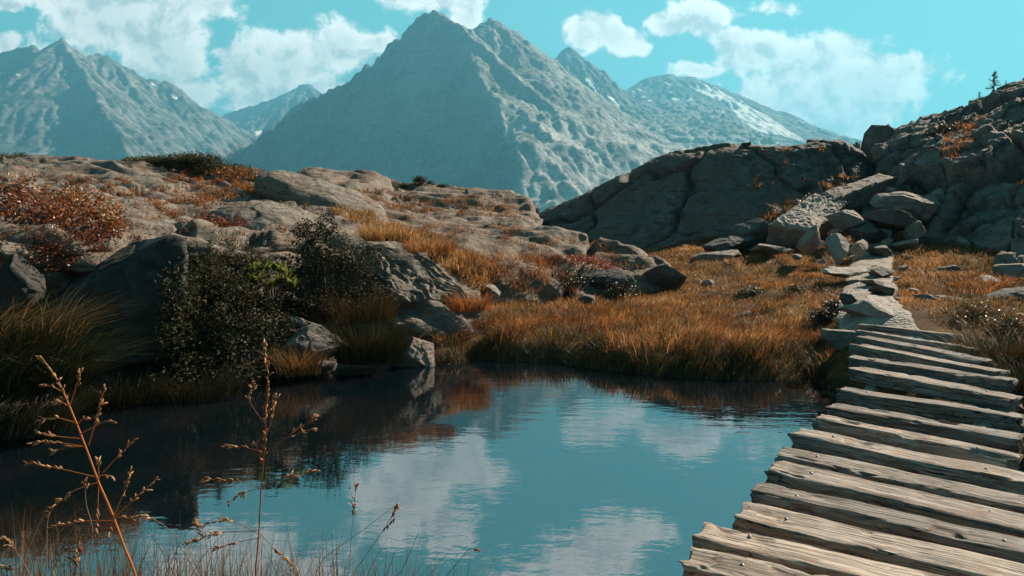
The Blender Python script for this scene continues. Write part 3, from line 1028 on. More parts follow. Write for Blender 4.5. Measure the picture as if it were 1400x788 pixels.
# third peak and the glacier mountain behind
MB = [
    ([(700, 110, 4300), (740, 92, 4300), (757, 78, 4300), (768, 69, 4300), (780, 62, 4300), (792, 69, 4290), (812, 90, 4260), (832, 107, 4230), (846, 128, 4180), (870, 165, 4050), (905, 200, 3900)], (1.1, .95, 1.5), 3000),
    ([(780, 62, 4300), (795, 95, 4150), (815, 130, 4000), (850, 175, 3800)], (.75, 1.3, 1.5), 4000),
]
mountain('mountain', MB, -200, 1500, 3550, 4800, 9.0, BASE, 6.0, MOUNT, 'sharp smaller peak right of the tall pyramid peak', rough=.8,
         snow_polys=[[(794, 105), (806, 108), (820, 122), (822, 128), (812, 124)], [(826, 128), (838, 134), (848, 146), (846, 151), (836, 146), (834, 138)]])

MC = [
    ([(800, 150, 5200), (850, 126, 5200), (880, 107, 5200), (912, 99, 5200), (930, 104, 5190), (948, 104, 5180), (962, 112, 5170), (985, 117, 5150), (1010, 132, 5100), (1030, 149, 5050), (1060, 160, 5000), (1085, 166, 4950), (1100, 179, 4900), (1150, 194, 4900), (1200, 203, 4950), (1260, 214, 5000), (1400, 240, 5200)], .6, 1500),
    ([(912, 99, 5200), (905, 120, 5050), (880, 145, 4900), (850, 158, 4850)], 1.5, 200),
    ([(948, 104, 5180), (965, 128, 5020), (985, 145, 4900), (1000, 155, 4800), (1008, 172, 4700)], 1.3, 220),
]


def mc_foot(x, y):
    cxx = x / np.maximum(y, 1)
    z = 60 + (y - 3000) * .30 - 380 * sstep(cxx, .22, .62)
    return np.where(cxx > .0, z, BASE) * sstep(cxx, .02, .1) + BASE * (1 - sstep(cxx, .02, .1))


mountain('mountain', MC, 100, 4200, 3000, 5800, 12.0, BASE, 9.0, MOUNT_BARE, 'broad glacier mountain with white snowfields on the right', rough=.4, foot=mc_foot,
         snow_polys=[[(942, 118), (965, 116), (985, 124), (1010, 139), (1045, 156), (1075, 176), (1100, 192), (1070, 186), (1035, 180), (1012, 165), (1002, 150), (985, 138), (960, 128)],
                     [(874, 152), (915, 155), (968, 159), (962, 168), (930, 168), (890, 162)], [(1040, 190), (1075, 196), (1070, 200), (1045, 196)]],
         snow_noise=(420, .22))

# left range
ML = [
    ([(-260, 130, 4300), (-160, 92, 4250), (-80, 75, 4200), (-20, 74, 4150), (5, 68, 4100), (26, 61, 4080), (40, 60, 4060), (55, 68, 4050), (64, 66, 4040), (76, 56, 4020), (85, 51, 4000)], (1.1, 1.4, 1.5), 9000),
    ([(85, 51, 4000), (95, 60, 3990), (106, 78, 4020), (114, 80, 4080), (120, 73, 4150), (134, 71, 4200), (150, 77, 4250), (166, 90, 4300), (190, 98, 4350), (206, 108, 4400), (214, 107, 4420), (222, 112, 4430), (229, 109, 4440), (238, 122, 4460), (247, 120, 4480), (262, 133, 4520), (280, 146, 4600), (305, 158, 4700), (360, 190, 4900)], (1.1, .85, 1.6), 5000),
    ([(85, 51, 4000), (100, 80, 3850), (118, 105, 3700), (140, 140, 3500), (158, 175, 3300), (180, 225, 3050), (190, 260, 2900)], (.75, 1.45, 1.6), 6000),
    ([(40, 60, 4060), (52, 90, 3900), (62, 130, 3700), (50, 180, 3400), (40, 240, 3100)], (.9, 1.35, 1.5), 5000),
    ([(150, 77, 4250), (185, 120, 4050), (205, 150, 3900), (225, 185, 3700), (250, 225, 3500)], (.75, 1.1, 1.4), 4000),
    ([(-160, 92, 4250), (-120, 160, 3700), (-60, 230, 3200)], .9, 1000),
]
mountain('mountain', ML, -4200, -1150, 2750, 5200, 10.0, BASE, 13.0, MOUNT, 'jagged mountain range on the far left',
         snow_polys=[[(205, 112), (216, 117), (214, 120), (206, 117)], [(230, 126), (244, 134), (240, 136), (230, 130)], [(-5, 97), (8, 98), (6, 102), (-5, 101)], [(18, 101), (30, 103), (28, 105), (18, 103)]],
         foot=lambda x, y: np.where(x / y < -.36, -80 + (y - 2900) * .25 * sstep(x / y, -.62, -.5), BASE))
MD = [([(270, 172, 6200), (320, 152, 6200), (345, 144, 6200), (372, 135, 6150), (398, 122, 6100), (412, 114, 6050), (422, 113, 6050), (434, 123, 6050), (450, 136, 6100), (520, 165, 6200)], .75, 1200),
      ([(412, 114, 6050), (380, 160, 5700), (352, 195, 5300), (330, 230, 5000)], (1.1, .7, 1.4), 4000)]
mountain('mountain', MD, -3300, -900, 4900, 6600, 14.0, BASE, 21.0, MOUNT_BARE, 'distant pale peak in the gap left of the tall pyramid peak', rough=.7,
         snow_polys=[[(330, 176), (352, 179), (366, 181), (352, 188), (336, 185)]])

# ------------------------------------------------------------------ haze: the air of the whole valley
bm = bmesh.new()
bmesh.ops.create_cube(bm, size=1.0)
me = bpy.data.meshes.new('haze')
bm.to_mesh(me)
bm.free()
haze = bpy.data.objects.new('haze', me)
COL.objects.link(haze)
haze.scale = (18000, 18000, 1500)
haze.location = (0, 0, 650)
hm = bpy.data.materials.new('haze_air')
hm.use_nodes = True
ht = NT(hm.node_tree)
ht.n.clear()
ho = ht.new('ShaderNodeOutputMaterial')
pv = ht.new('ShaderNodeVolumePrincipled')
pv.inputs['Color'].default_value = (.17, .60, .86, 1)
pv.inputs['Density'].default_value = 1.8e-4
pv.inputs['Anisotropy'].default_value = 0.2
ht.l.new(pv.outputs[0], ho.inputs['Volume'])
me.materials.append(hm)
haze['kind'] = 'stuff'

# ================================================================== objects
# ------------------------------------------------------------------ boulders
_ico = {}


def ico(sub):
    if sub not in _ico:
        bm = bmesh.new()
        bmesh.ops.create_icosphere(bm, subdivisions=sub, radius=1.0)
        v = np.array([x.co[:] for x in bm.verts])
        f = np.array([[q.index for q in p.verts] for p in bm.faces])
        bm.free()
        _ico[sub] = (v, f)
    return _ico[sub]


def rotm(rx, ry, rz):
    return np.array(Matrix.Rotation(R(rz), 3, 'Z') @ Matrix.Rotation(R(ry), 3, 'Y') @ Matrix.Rotation(R(rx), 3, 'X'))


def rock(label, px, py, w, h, Y, depth=1.0, rot=(0, 0, 0), seed=1, mat=BOULDER, sub=6, box=.55, cuts=9, rough=.06, group=None, name='boulder', cat='boulder', layers=0.0):
    """w, h: size in photo pixels at distance Y; depth: depth as a multiple of the width"""
    rg = np.random.default_rng(seed)
    v, f = ico(sub)
    v = v.copy()
    m = np.abs(v).max(1)[:, None]
    v = v * (1 - box) + v / m * box
    v /= np.abs(v).max()
    for k in range(cuts + (5 if cuts > 4 else 0)):
        nrm = rg.normal(size=3)
        nrm /= np.linalg.norm(nrm)
        dd = v @ nrm - rg.uniform(.5, .82)
        v = v - np.where(dd > 0, dd * .93, 0)[:, None] * nrm
    v /= np.abs(v).max(0)
    sx, sz = w * Y / F_PX / 2, h * Y / F_PX / 2
    dim = np.array([sx, sx * depth, sz])
    v = v * dim
    sc = (sx + sz) / 2
    p = v / sc + seed * 3.7
    nn = v / dim ** 2
    nn /= np.linalg.norm(nn, axis=1)[:, None] + 1e-9
    d = fbm(p * .9, 5, .55) * rough * 1.5 + (ridged(p * 2.1, 4) - .7) * rough * .5
    f1, f2, cid = worley(p * 1.1, seed)
    d += (cid - .5) * rough * .9 - sstep(f2 - f1, .08, 0) * rough * .5
    if layers:
        sv = (p @ np.array([.25, .2, 1.0])) * 3.2 + fbm(p, 3) * 1.2
        fr = sv - np.floor(sv)
        d += (sstep(fr, 0, .8) - fr) * layers
    v = v + nn * (d * sc)[:, None]
    v = v @ rotm(*rot).T
    c = at(px, py, Y + sx * depth * .25)
    base = v[:, 2].min()
    o = mesh_np(name, v - (0, 0, base), f, mat)
    o.location = (c[0], c[1], c[2] + base)
    return tag(o, label, cat, group)


def quad_slab(label, quad, thick, seed, mat, grooves=.05, group=None, nu=150, nv=100, gdir=(1, .6), gfreq=9, name='boulder'):
    """a tilted slab: quad = four (px, py, Y) corners of its top face, going round"""
    A, B, C, D = [at(*q) for q in quad]
    u = np.linspace(0, 1, nu)[:, None, None]
    v = np.linspace(0, 1, nv)[None, :, None]
    rg = np.random.default_rng(seed)
    u2 = u + .035 * fbm(np.stack([np.zeros(nv), np.linspace(0, 5, nv), np.full(nv, seed * 1.7)], 1), 3)[None, :, None]
    v2 = v + .05 * fbm(np.stack([np.linspace(0, 6, nu), np.zeros(nu), np.full(nu, seed * 2.3)], 1), 3)[:, None, None]
    P = (1 - u2) * ((1 - v2) * A + v2 * D) + u2 * ((1 - v2) * B + v2 * C)
    n_ = np.cross(B - A, D - A)
    n_ /= np.linalg.norm(n_)
    if n_[2] < 0:
        n_ = -n_
    uu, vv = np.meshgrid(np.linspace(0, 1, nu), np.linspace(0, 1, nv), indexing='ij')
    g = (uu * gdir[0] - vv * gdir[1]) * gfreq + fbm(P.reshape(-1, 3) * 1.5 + seed, 4).reshape(nu, nv) * 3.2
    fr = g - np.floor(g)
    edge = np.minimum(np.minimum(uu, 1 - uu), np.minimum(vv, 1 - vv))
    d = (sstep(fr, 0, .7) - fr) * grooves * 1.6 * (.4 + 1.2 * sstep(fbm(P.reshape(-1, 3) * .9 + seed + 11, 3), -.3, .3)).reshape(nu, nv) + fbm(P.reshape(-1, 3) * 2.2 + seed, 5, .55).reshape(nu, nv) * .065 - (1 - sstep(edge, 0, .06)) * .05
    top = P + n_ * d[..., None]
    bot = P - n_ * (thick * (1 + .35 * fbm(P.reshape(-1, 3) * 1.2 + seed + 5, 4).reshape(nu, nv)))[..., None]
    cen = bot.reshape(-1, 3).mean(0)
    bot = bot + (cen - bot) * .12
    c0 = np.concatenate([top, bot]).reshape(-1, 3).mean(0)
    rim = [(i, 0) for i in range(nu)] + [(nu - 1, j) for j in range(1, nv)] + [(i, nv - 1) for i in range(nu - 2, -1, -1)] + [(0, j) for j in range(nv - 2, 0, -1)]
    ri = np.array([a_ * nv + b_ for a_, b_ in rim])
    V = [top.reshape(-1, 3), bot.reshape(-1, 3)]
    f = grid_faces(nu, nv)
    fs = [f, f[:, ::-1] + nu * nv]
    off, prev = 2 * nu * nv, ri
    m = 14
    T_, Bt = top.reshape(-1, 3)[ri], bot.reshape(-1, 3)[ri]
    for k in range(1, m + 1):
        if k < m:
            q = T_ + (Bt - T_) * k / m
            out = q - c0
            out[:, 2] = 0
            out /= np.linalg.norm(out, axis=1)[:, None]
            q = q + out * (fbm(q * 1.7 + seed, 5, .58) * .22 * min(1, 4 * k / m * (1 - k / m) + .2))[:, None]
            V.append(q)
            cur = np.arange(len(ri)) + off
            off += len(ri)
        else:
            cur = ri + nu * nv
        fs.append(np.stack([prev, np.roll(prev, -1), np.roll(cur, -1), cur], 1)[:, ::-1])
        prev = cur
    V = np.concatenate(V)
    base = np.array([c0[0], c0[1], V[:, 2].min()])
    o = mesh_np(name, V - base, np.concatenate(fs), mat)
    bmx = bmesh.new()
    bmx.from_mesh(o.data)
    bmesh.ops.recalc_face_normals(bmx, faces=bmx.faces[:])
    bmx.to_mesh(o.data)
    bmx.free()
    o.location = base
    return tag(o, label, 'boulder', group)


BG = 'boulders in the rocky gap'
PS = 'flat stones along the footpath'
quad_slab('long leaning slab boulder across the top of the rock pile', [(1122, 263, 19.6), (1205, 236, 20.8), (1228, 241, 20.4), (1140, 272, 19.0)], .55, 21, BOULDER, .03, BG, gdir=(.2, 1), gfreq=3)
rock('squarish brown block boulder resting against the cliff foot', 1266, 238, 52, 34, 20.5, .9, (0, 3, 20), 22, BOULDER, box=.85, cuts=6, group=BG)
rock('tilted slab boulder lying on top of the brown block', 1264, 214, 56, 22, 21.2, .9, (0, -24, 10), 23, BOULDER, box=.7, group=BG)
rock('pale grey boulder with a peaked top in the rock pile', 1234, 280, 86, 50, 17.8, .8, (0, 8, -15), 24, BOULDER, box=.5, cuts=12, group=BG)
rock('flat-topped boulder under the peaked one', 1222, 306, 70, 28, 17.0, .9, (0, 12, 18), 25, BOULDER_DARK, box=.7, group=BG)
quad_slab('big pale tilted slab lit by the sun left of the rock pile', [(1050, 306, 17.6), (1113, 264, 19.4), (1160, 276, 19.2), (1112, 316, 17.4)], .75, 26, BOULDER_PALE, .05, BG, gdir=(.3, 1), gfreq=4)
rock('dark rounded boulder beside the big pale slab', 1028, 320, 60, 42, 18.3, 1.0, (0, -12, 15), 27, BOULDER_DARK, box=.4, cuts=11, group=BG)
rock('dark wedge boulder left of the rounded one', 990, 335, 62, 26, 18.0, 1.0, (0, -18, 15), 28, BOULDER_DARK, box=.5, cuts=11, group=BG)
rock('long low boulder in the grass below the dark dome', 979, 352, 70, 24, 17.2, .9, (0, -8, 10), 29, BOULDER, box=.5, cuts=9, rough=.06, layers=.05, group=BG)
rock('small flat boulder in the grass right of the long low one', 1046, 340, 44, 17, 17.0, 1.0, (0, -4, 0), 30, BOULDER, sub=5, box=.5, group=BG)
rock('pinkish upright pointed boulder in the golden grass', 1107, 328, 32, 46, 15.6, .9, (0, 22, 20), 31, BOULDER_PINK, sub=5, box=.6, cuts=12, group=BG)
rock('narrow pale flat slab beside the pointed pinkish boulder', 1147, 342, 32, 28, 14.9, 1.5, (28, 10, -15), 32, BOULDER_PALE, sub=5, box=.85, cuts=5, rough=.05, group=BG)
rock('small pinkish boulder at the left edge of the path', 1174, 341, 28, 30, 15.6, .9, (0, 14, 0), 33, BOULDER_PINK, sub=5, box=.6, cuts=9, group=BG)
rock('low dark boulder on the path beside the pinkish one', 1204, 343, 34, 20, 15.8, 1.0, (0, 0, 0), 34, BOULDER_DARK, sub=5, box=.5, group=BG)
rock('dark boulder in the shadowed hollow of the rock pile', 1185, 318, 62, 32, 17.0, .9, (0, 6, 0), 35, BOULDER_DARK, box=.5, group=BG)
rock('rounded boulder under the leaning slab, left of the hollow', 1160, 302, 60, 36, 17.4, .9, (0, 18, 10), 36, BOULDER, box=.5, group=BG)
rock('small boulder wedged against the cliff above the path', 1252, 318, 34, 30, 16.6, 1.0, (0, -20, 0), 37, BOULDER, sub=5, box=.6, group=BG)
rock('pale small slab at the cliff foot beside the path', 1240, 333, 40, 14, 16.4, 1.0, (0, -12, 0), 38, BOULDER_PALE, sub=5, box=.7, group=BG)
rock('dark crag of rock standing in the saddle against the sky', 1214, 215, 54, 34, 27, 1.0, (0, -12, 0), 39, BOULDER_DARK, box=.5, cuts=11, rough=.16, group=BG)
rock('brown slope boulder under the saddle left of the brown block', 1228, 238, 40, 34, 22.0, 1.0, (0, -26, 0), 40, BOULDER_PINK, box=.6, group=BG)
rock('tiny dark boulder perched on the crest of the dark dome', 1021, 198, 16, 9, 23.6, 1.0, (0, 0, 0), 41, BOULDER_DARK, sub=4, box=.4)
rock('larger of two dark boulders perched on the dome crest', 1116, 195, 22, 13, 23.8, 1.0, (0, 12, 0), 42, BOULDER_DARK, sub=4, box=.4)
rock('broad pale flat stone left of the path in golden grass', 1148, 373, 78, 16, 12.6, .7, (0, 2, 10), 43, BOULDER_PALE, sub=5, box=.7, rough=.06, group=PS)
rock('dark edged step stone across the path', 1203, 371, 46, 18, 13.0, .9, (0, 8, 15), 44, BOULDER, sub=5, box=.75, rough=.05, group=PS)
slab = rock('big pale sloping slab stone at the far end of the footbridge', 1188, 424, 92, 44, 9.3, 1.15, (14, 17, -28), 45, BOULDER_PALE, box=.8, cuts=6, rough=.06, layers=.04, group=PS)
rock('small dark wedge stone set beside the pale sloping slab', 1164, 412, 30, 18, 9.4, 1.0, (0, 16, 0), 46, BOULDER_DARK, sub=5, box=.6, group=PS)
rock('long dark step stone on the path above the pale slab', 1206, 399, 56, 13, 10.9, .6, (0, 14, 20), 47, BOULDER_DARK, sub=5, box=.8, rough=.05, group=PS)
rock('thin dark step stone on the path below the edged step', 1195, 387, 46, 11, 11.8, .6, (0, 10, 20), 48, BOULDER, sub=5, box=.8, rough=.05, group=PS)
rock('brown leaning stone between the pale slab and the dark block', 1213, 417, 32, 20, 9.9, .8, (0, 34, 20), 49, BOULDER_PINK, sub=5, box=.7, group=PS)
rock('small grey stone beside the dark block at the path edge', 1230, 431, 26, 14, 9.3, .9, (0, 4, 0), 50, BOULDER, sub=5, box=.7, group=PS)
rock('grey stone step right of the brown leaning stone', 1232, 413, 28, 12, 10.3, .9, (0, 0, 10), 51, BOULDER, sub=5, box=.8, group=PS)
rock('large dark block boulder right of the path beyond the bridge', 1284, 420, 72, 46, 9.9, .8, (0, 2, -10), 52, BOULDER_DARK, box=.75, cuts=8, group='boulders right of the path')
rock('long grey boulder at the right edge below the cliff', 1366, 417, 108, 40, 9.7, .6, (0, -11, 0), 53, BOULDER_DARK, box=.6, cuts=9, group='boulders right of the path')
rock('flat grey boulder in grass between cliff and dark block', 1346, 386, 50, 16, 11.8, .8, (0, -14, 0), 54, BOULDER, sub=5, box=.7, group='boulders right of the path')
rock('grey shelf boulder against the cliff at the right edge', 1392, 369, 46, 28, 12.6, .9, (0, 0, 0), 55, BOULDER, sub=5, box=.8, group='boulders right of the path')
rock('brown boulder in grass at the foot of the cliff', 1296, 374, 34, 24, 13.6, .9, (0, 0, 0), 56, BOULDER_DARK, sub=5, box=.6, group='boulders right of the path')
rock('low brown boulder half sunk in grass beside the path', 1271, 374, 24, 12, 13.2, .9, (0, 0, 0), 57, BOULDER, sub=5, box=.6, group='boulders right of the path')
rock('small pointed dark boulder standing in the orange meadow', 800, 413, 30, 26, 13.2, .9, (0, -14, 0), 58, BOULDER_DARK, sub=5, box=.5, cuts=12)
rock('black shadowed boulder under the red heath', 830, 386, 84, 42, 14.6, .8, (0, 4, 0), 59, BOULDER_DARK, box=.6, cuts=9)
rock('dark sloping boulder at the right tip of the layered rise', 905, 380, 64, 40, 15.2, .9, (0, 22, 0), 60, BOULDER_DARK, box=.6, cuts=9)
rock('dark flat slab lying on the layered rise', 862, 356, 60, 20, 16.6, .9, (0, 18, 0), 61, BOULDER, sub=5, box=.7)
rock('small pale boulder in the meadow left of the pointed one', 668, 396, 34, 20, 12.7, .9, (0, 22, 0), 62, BOULDER, sub=5, box=.6)
rock('small pale boulder in golden grass right of the rise', 968, 388, 18, 13, 14.4, .9, (0, 0, 0), 63, BOULDER_PALE, sub=4, box=.5)
rock('grey boulder half hidden in the meadow below the golden grass', 1022, 402, 32, 14, 13.0, .9, (0, -10, 0), 64, BOULDER_DARK, sub=5, box=.5)
rock('low brown boulder in the orange grass near the bridge', 1020, 432, 30, 12, 11.2, .9, (0, -6, 0), 65, BOULDER, sub=4, box=.5)
rock('grey boulder on the bank beside the footbridge end', 1152, 468, 50, 34, 8.3, .8, (0, 2, 0), 66, BOULDER, sub=5, box=.75, cuts=8)
rock('rounded grey boulder on the left shore among dark grass', 428, 478, 100, 66, 8.7, .8, (0, -14, 15), 67, BOULDER, box=.4, cuts=10, rough=.08, layers=.05)
rock('brown wedge boulder sloping down into the pond', 566, 488, 82, 58, 9.2, .8, (0, 32, 10), 68, BOULDER_PINK, box=.6, cuts=9, rough=.07, layers=.04)
rock('small pale boulder behind the rounded grey one', 402, 438, 28, 16, 9.2, .9, (0, 10, 0), 69, BOULDER_PALE, sub=5, box=.5)
rock('small white boulder in dark bushes on the left shore', 368, 415, 18, 18, 9.4, .9, (0, 40, 0), 70, BOULDER_PALE, sub=4, box=.6)
rock('big dark block of rock standing on the left shore', 168, 410, 164, 176, 8.0, .8, (-9, 5, 22), 71, BOULDER_SHADED, box=.96, cuts=4, rough=.06, layers=.03)
rock('dark boulder with a sunlit edge at the left frame edge', 22, 385, 92, 96, 7.4, .8, (0, 12, 10), 72, BOULDER_SHADED, box=.85, cuts=6)
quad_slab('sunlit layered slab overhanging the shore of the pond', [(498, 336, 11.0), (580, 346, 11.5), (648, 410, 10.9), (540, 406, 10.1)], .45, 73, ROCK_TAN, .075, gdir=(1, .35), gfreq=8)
rock('dark undercut boulder below the overhanging layered slab', 578, 450, 120, 84, 11.0, .5, (0, 6, 0), 74, BOULDER_SHADED, box=.7, cuts=6)
rock('smooth pale dome of rock on the left hill above the bushes', 362, 318, 150, 80, 11.4, .9, (12, 14, -10), 75, ROCK_TAN, box=.12, cuts=1, rough=.06, layers=.05)
rock('long smooth pale back of rock along the hill crest', 440, 276, 196, 52, 15.4, .6, (8, 20, -12), 76, ROCK_TAN, box=.15, cuts=0, rough=.04, layers=.02)
rock('grey boulder below the pale dome beside the red bush', 262, 338, 70, 34, 10.0, .8, (0, 12, 0), 77, ROCK_TAN, sub=5, box=.6, layers=.05)
rock('pale rounded boulder between the red bushes on the hill', 50, 268, 70, 36, 10.8, .9, (0, -5, 0), 78, ROCK_TAN, sub=5, box=.4)

_rs = np.random.default_rng(404)
for _i, (_px, _py, _w, _Y) in enumerate(((1090, 352, 16, 14.8), (1124, 358, 14, 13.6), (1240, 352, 14, 14.6), (1236, 366, 12, 13.4), (1226, 381, 11, 12.2), (1250, 398, 13, 11.0), (1166, 352, 12, 14.4), (1212, 330, 16, 16.8),
                                         (1196, 322, 14, 17.4), (1142, 318, 18, 16.6), (1126, 334, 14, 15.8), (1078, 344, 14, 16.0), (1246, 298, 16, 17.6), (1218, 262, 18, 20.0), (1240, 266, 16, 19.6), (1206, 226, 16, 24.0))):
    _o = rock('small angular stone scattered among the larger rocks of the stony gap', _px, _py, _w, _w * .62, _Y, .9, (0, float(_rs.uniform(-15, 15)), float(_rs.uniform(0, 90))), 500 + _i, (BOULDER, BOULDER_PALE, BOULDER_PINK)[_i % 3], sub=4, box=.6, name='stone', cat='stone', group='small stones in the gap')

# red and white trail blaze painted on the pale slab
bpy.context.view_layer.update()
DG = bpy.context.evaluated_depsgraph_get()


def cast(px, py):
    d = Vector(raydir(px, py)).normalized()
    ok, loc, nrm, idx, ob, mw = SC.ray_cast(DG, Vector((0, 0, H)), d)
    return (np.array(loc), np.array(nrm), ob.name) if ok and ob.name != 'haze' else None


def cast_down(x, y, z0=12.0):
    ok, loc, nrm, idx, ob, mw = SC.ray_cast(DG, Vector((x, y, z0)), Vector((0, 0, -1)))
    return (np.array(loc), np.array(nrm), ob.name) if ok else None


for nm, colr, pxc, pyc, rx_, ry_ in (('white_blaze', (.75, .74, .72), 1174, 436, 5, 3.5), ('red_blaze', (.45, .06, .05), 1166, 429, 4, 3)):
    m, t, bs, out = new_mat(nm)
    bs.inputs['Base Color'].default_value = (*colr, 1)
    bs.inputs['Roughness'].default_value = .7
    pts = []
    for i in range(7):
        for j in range(7):
            q = cast(pxc + (i - 3) / 3 * rx_, pyc + (j - 3) / 3 * ry_)
            if q is None or q[2] != slab.name:
                pts = None
                break
            pts.append(q[0] + q[1] * .004 - np.array(slab.location))
        if pts is None:
            break
    if pts:
        fq = grid_faces(7, 7)[[k for k in range(36) if (k // 6 - 2.5) ** 2 + (k % 6 - 2.5) ** 2 < 8.6]]
        mesh_np('trail_blaze', np.array(pts), fq, m, slab)['label'] = ('white' if nm[0] == 'w' else 'red') + ' painted trail blaze'

# ------------------------------------------------------------------ footbridge
DECK_FAR = .68


def deck_z(py):
    return .40 + (DECK_FAR - .40) * float(sstep(np.array(560.0 - py), 0, 115))


# each plank: front-top left px, front-top right px (may lie outside the frame), width m, thickness m
PL = [
    (895, 822, 1075, 872, .22, .12), (926, 772, 1120, 822, .20, .12), (943, 732, 1175, 790, .25, .14), (1001, 701, 1420, 800, .24, .13), (1023, 672, 1432, 764, .19, .12), (1045, 644, 1440, 736, .24, .13),
    (1065, 619, 1440, 700, .18, .11), (1087, 592, 1425, 664, .22, .14), (1112, 574, 1388, 629, .17, .12), (1132, 556, 1393, 602, .17, .11),
    (1142, 531, 1394, 570, .24, .13), (1162, 504, 1386, 545, .22, .12), (1161, 489, 1382, 524, .15, .11), (1162, 471, 1362, 509, .22, .11), (1171, 459, 1345, 491, .16, .10), (1171, 452, 1330, 478, .13, .10), (1172, 445, 1312, 460, .15, .09)]


def plank_mesh(L, Wd, T, seed):
    nl, nc = 150, 56
    rg = np.random.default_rng(seed)
    x = np.linspace(-.5, .5, nl)
    a = np.linspace(0, 2 * np.pi, nc, endpoint=False)
    e = rg.uniform(.16, .26)
    cy_ = np.sign(np.cos(a)) * np.abs(np.cos(a)) ** e
    cz_ = np.sign(np.sin(a)) * np.abs(np.sin(a)) ** e
    Xg = np.repeat(x[:, None] * L, nc, 1)
    xs = x * L
    z0 = np.zeros(nl)
    wv1 = fbm(np.stack([xs * 1.5, z0 + seed * 7.1, z0], 1), 4) * .26
    wv2 = fbm(np.stack([xs * 1.8, z0 + seed * 3.3, z0 + 9], 1), 4) * .16
    tz = fbm(np.stack([xs * 1.6, z0 + seed * 5.9, z0 + 4], 1), 4) * .30
    half = Wd / 2
    Yg = cy_[None] * half
    Yg = np.where(cy_[None] < 0, Yg * (1 + wv1[:, None] * 1.6), Yg * (1 + wv2[:, None] * 1.6))
    Zg = (cz_[None] - 1) * T / 2 * np.where(cz_[None] > 0, 1, 1) + np.where(cz_[None] > 0, tz[:, None] * .5 * T, 0)
    P = np.stack([Xg, Yg, Zg], -1).reshape(-1, 3)
    C = np.stack([0 * Xg, Yg, Zg + T / 2], -1).reshape(-1, 3)
    N = C / (np.linalg.norm(C, axis=1)[:, None] + 1e-9)
    q = P * (1.6, 22, 22) + seed * 4.7
    g = ridged(q, 3)
    q2 = P * (2.8, 9, 9) + seed * 2.2
    split = sstep(fbm(q2, 3), .16, .42)
    d = (g - .7) * .010 - split * .032 - sstep(perlin(P * (.9, 30, 30) + seed), .45, .6) * .009
    worn = sstep(np.abs(P[:, 0]) / (L / 2), .88, 1.0) * np.abs(fbm(P * 14 + seed, 3)) * .03
    P = P + N * d[:, None] - N * worn[:, None]
    # ragged saw cuts
    endm = sstep(np.abs(P[:, 0]) / (L / 2), .985, 1.0)
    P[:, 0] += endm * fbm(np.stack([P[:, 1] * 20, P[:, 2] * 20, np.sign(P[:, 0]) * 3 + seed], 1), 3) * .08
    V = P
    f = []
    idx = np.arange(nl * nc).reshape(nl, nc)
    nx = np.roll(idx, -1, 1)
    Fq = np.stack([idx[:-1], idx[1:], nx[1:], nx[:-1]], -1).reshape(-1, 4)
    caps, extra = [], []
    cn = nl * nc
    for e_, row in ((0, idx[0]), (1, idx[-1])):
        extra.append(V[row].mean(0))
        r2_ = np.roll(row, -1)
        tri = np.stack([row, r2_, np.full(nc, cn + e_)], 1)
        caps.append(tri if e_ == 0 else tri[:, ::-1])
    return np.concatenate([V, extra]), [Fq, np.concatenate(caps)]


b0 = on_z(943, 732, 0)
bridge = empty('footbridge', (b0[0] + .4, b0[1], 0))
tag(bridge, 'weathered grey timber footbridge of rough planks over the pond edge', 'footbridge')
brl = np.array(bridge.location)
bv, bf = tube([(0, 0, -.004), (0, 0, .002), (0, 0, .002), (0, 0, .006), (0, 0, .006)], [.011, .010, .006, .005, .001], 10)
bolt_v, bolt_f = bv, bf
side = {'l': [], 'r': []}
for k, (lx, ly, rx_, ry_, wd, th) in enumerate(PL):
    zt = deck_z(ly)
    A, B = on_z(lx, ly, zt), on_z(rx_, ry_, zt)
    if ly > 740:
        A, B = on_z(lx, ly, zt), on_z(rx_, ry_, zt)
        B = A + (B - A) / np.linalg.norm(B - A) * 1.35
    if k in (2, 3, 4, 5, 6, 7):
        B = A + (B - A) / np.linalg.norm(B - A) * (1.36 + .04 * math.sin(k * 2.1))
    ax = (B - A) / np.linalg.norm(B - A)
    back = np.array([-ax[1], ax[0], 0])
    L = np.linalg.norm(B - A)
    _j = np.random.default_rng(900 + k)
    wd *= _j.uniform(.92, 1.14)
    c = (A + B) / 2 + back * wd / 2 + ax * _j.uniform(-.025, .025)
    v, f = plank_mesh(L, wd, th, 100 + k)
    o = mesh_np('plank', v, f, TIMBER, bridge)
    o.location = Vector(c - brl) + Vector((0, 0, .012 * math.sin(k * 1.7)))
    o.rotation_euler = (R(3.2 * math.sin(k * 2.3)), R(.5 * math.sin(k * 4.1)), math.atan2(ax[1], ax[0]))
    for sgn in ((-1, 1) if k % 3 else (-1,)):
        bo = mesh_np('bolt', bolt_v, bolt_f, STEEL, o)
        xx = sgn * L * .33 + .01 * math.sin(k * 3.1)
        yb = wd * .12 * math.sin(k * 1.3 + sgn)
        top = v[(np.abs(v[:, 0] - xx) < .02) & (np.abs(v[:, 1] - yb) < .02)][:, 2]
        bo.location = (xx, yb, top.max() + .001 if len(top) else 0)
    side['l'].append(c - ax * L * .33 - (0, 0, th + .055))
    side['r'].append(c + ax * L * .33 - (0, 0, th + .055))
for key in 'lr':
    pts = np.array(side[key])
    i0 = np.linspace(0, len(pts) - 1, 6).astype(int)
    pts = catmull(pts[i0], 40, 0)
    pts[:, 2] -= .02
    v, f = tube(pts - brl, .075 + .008 * np.sin(np.arange(40)), 10)
    mesh_np('beam', v, f, TIMBER, bridge)

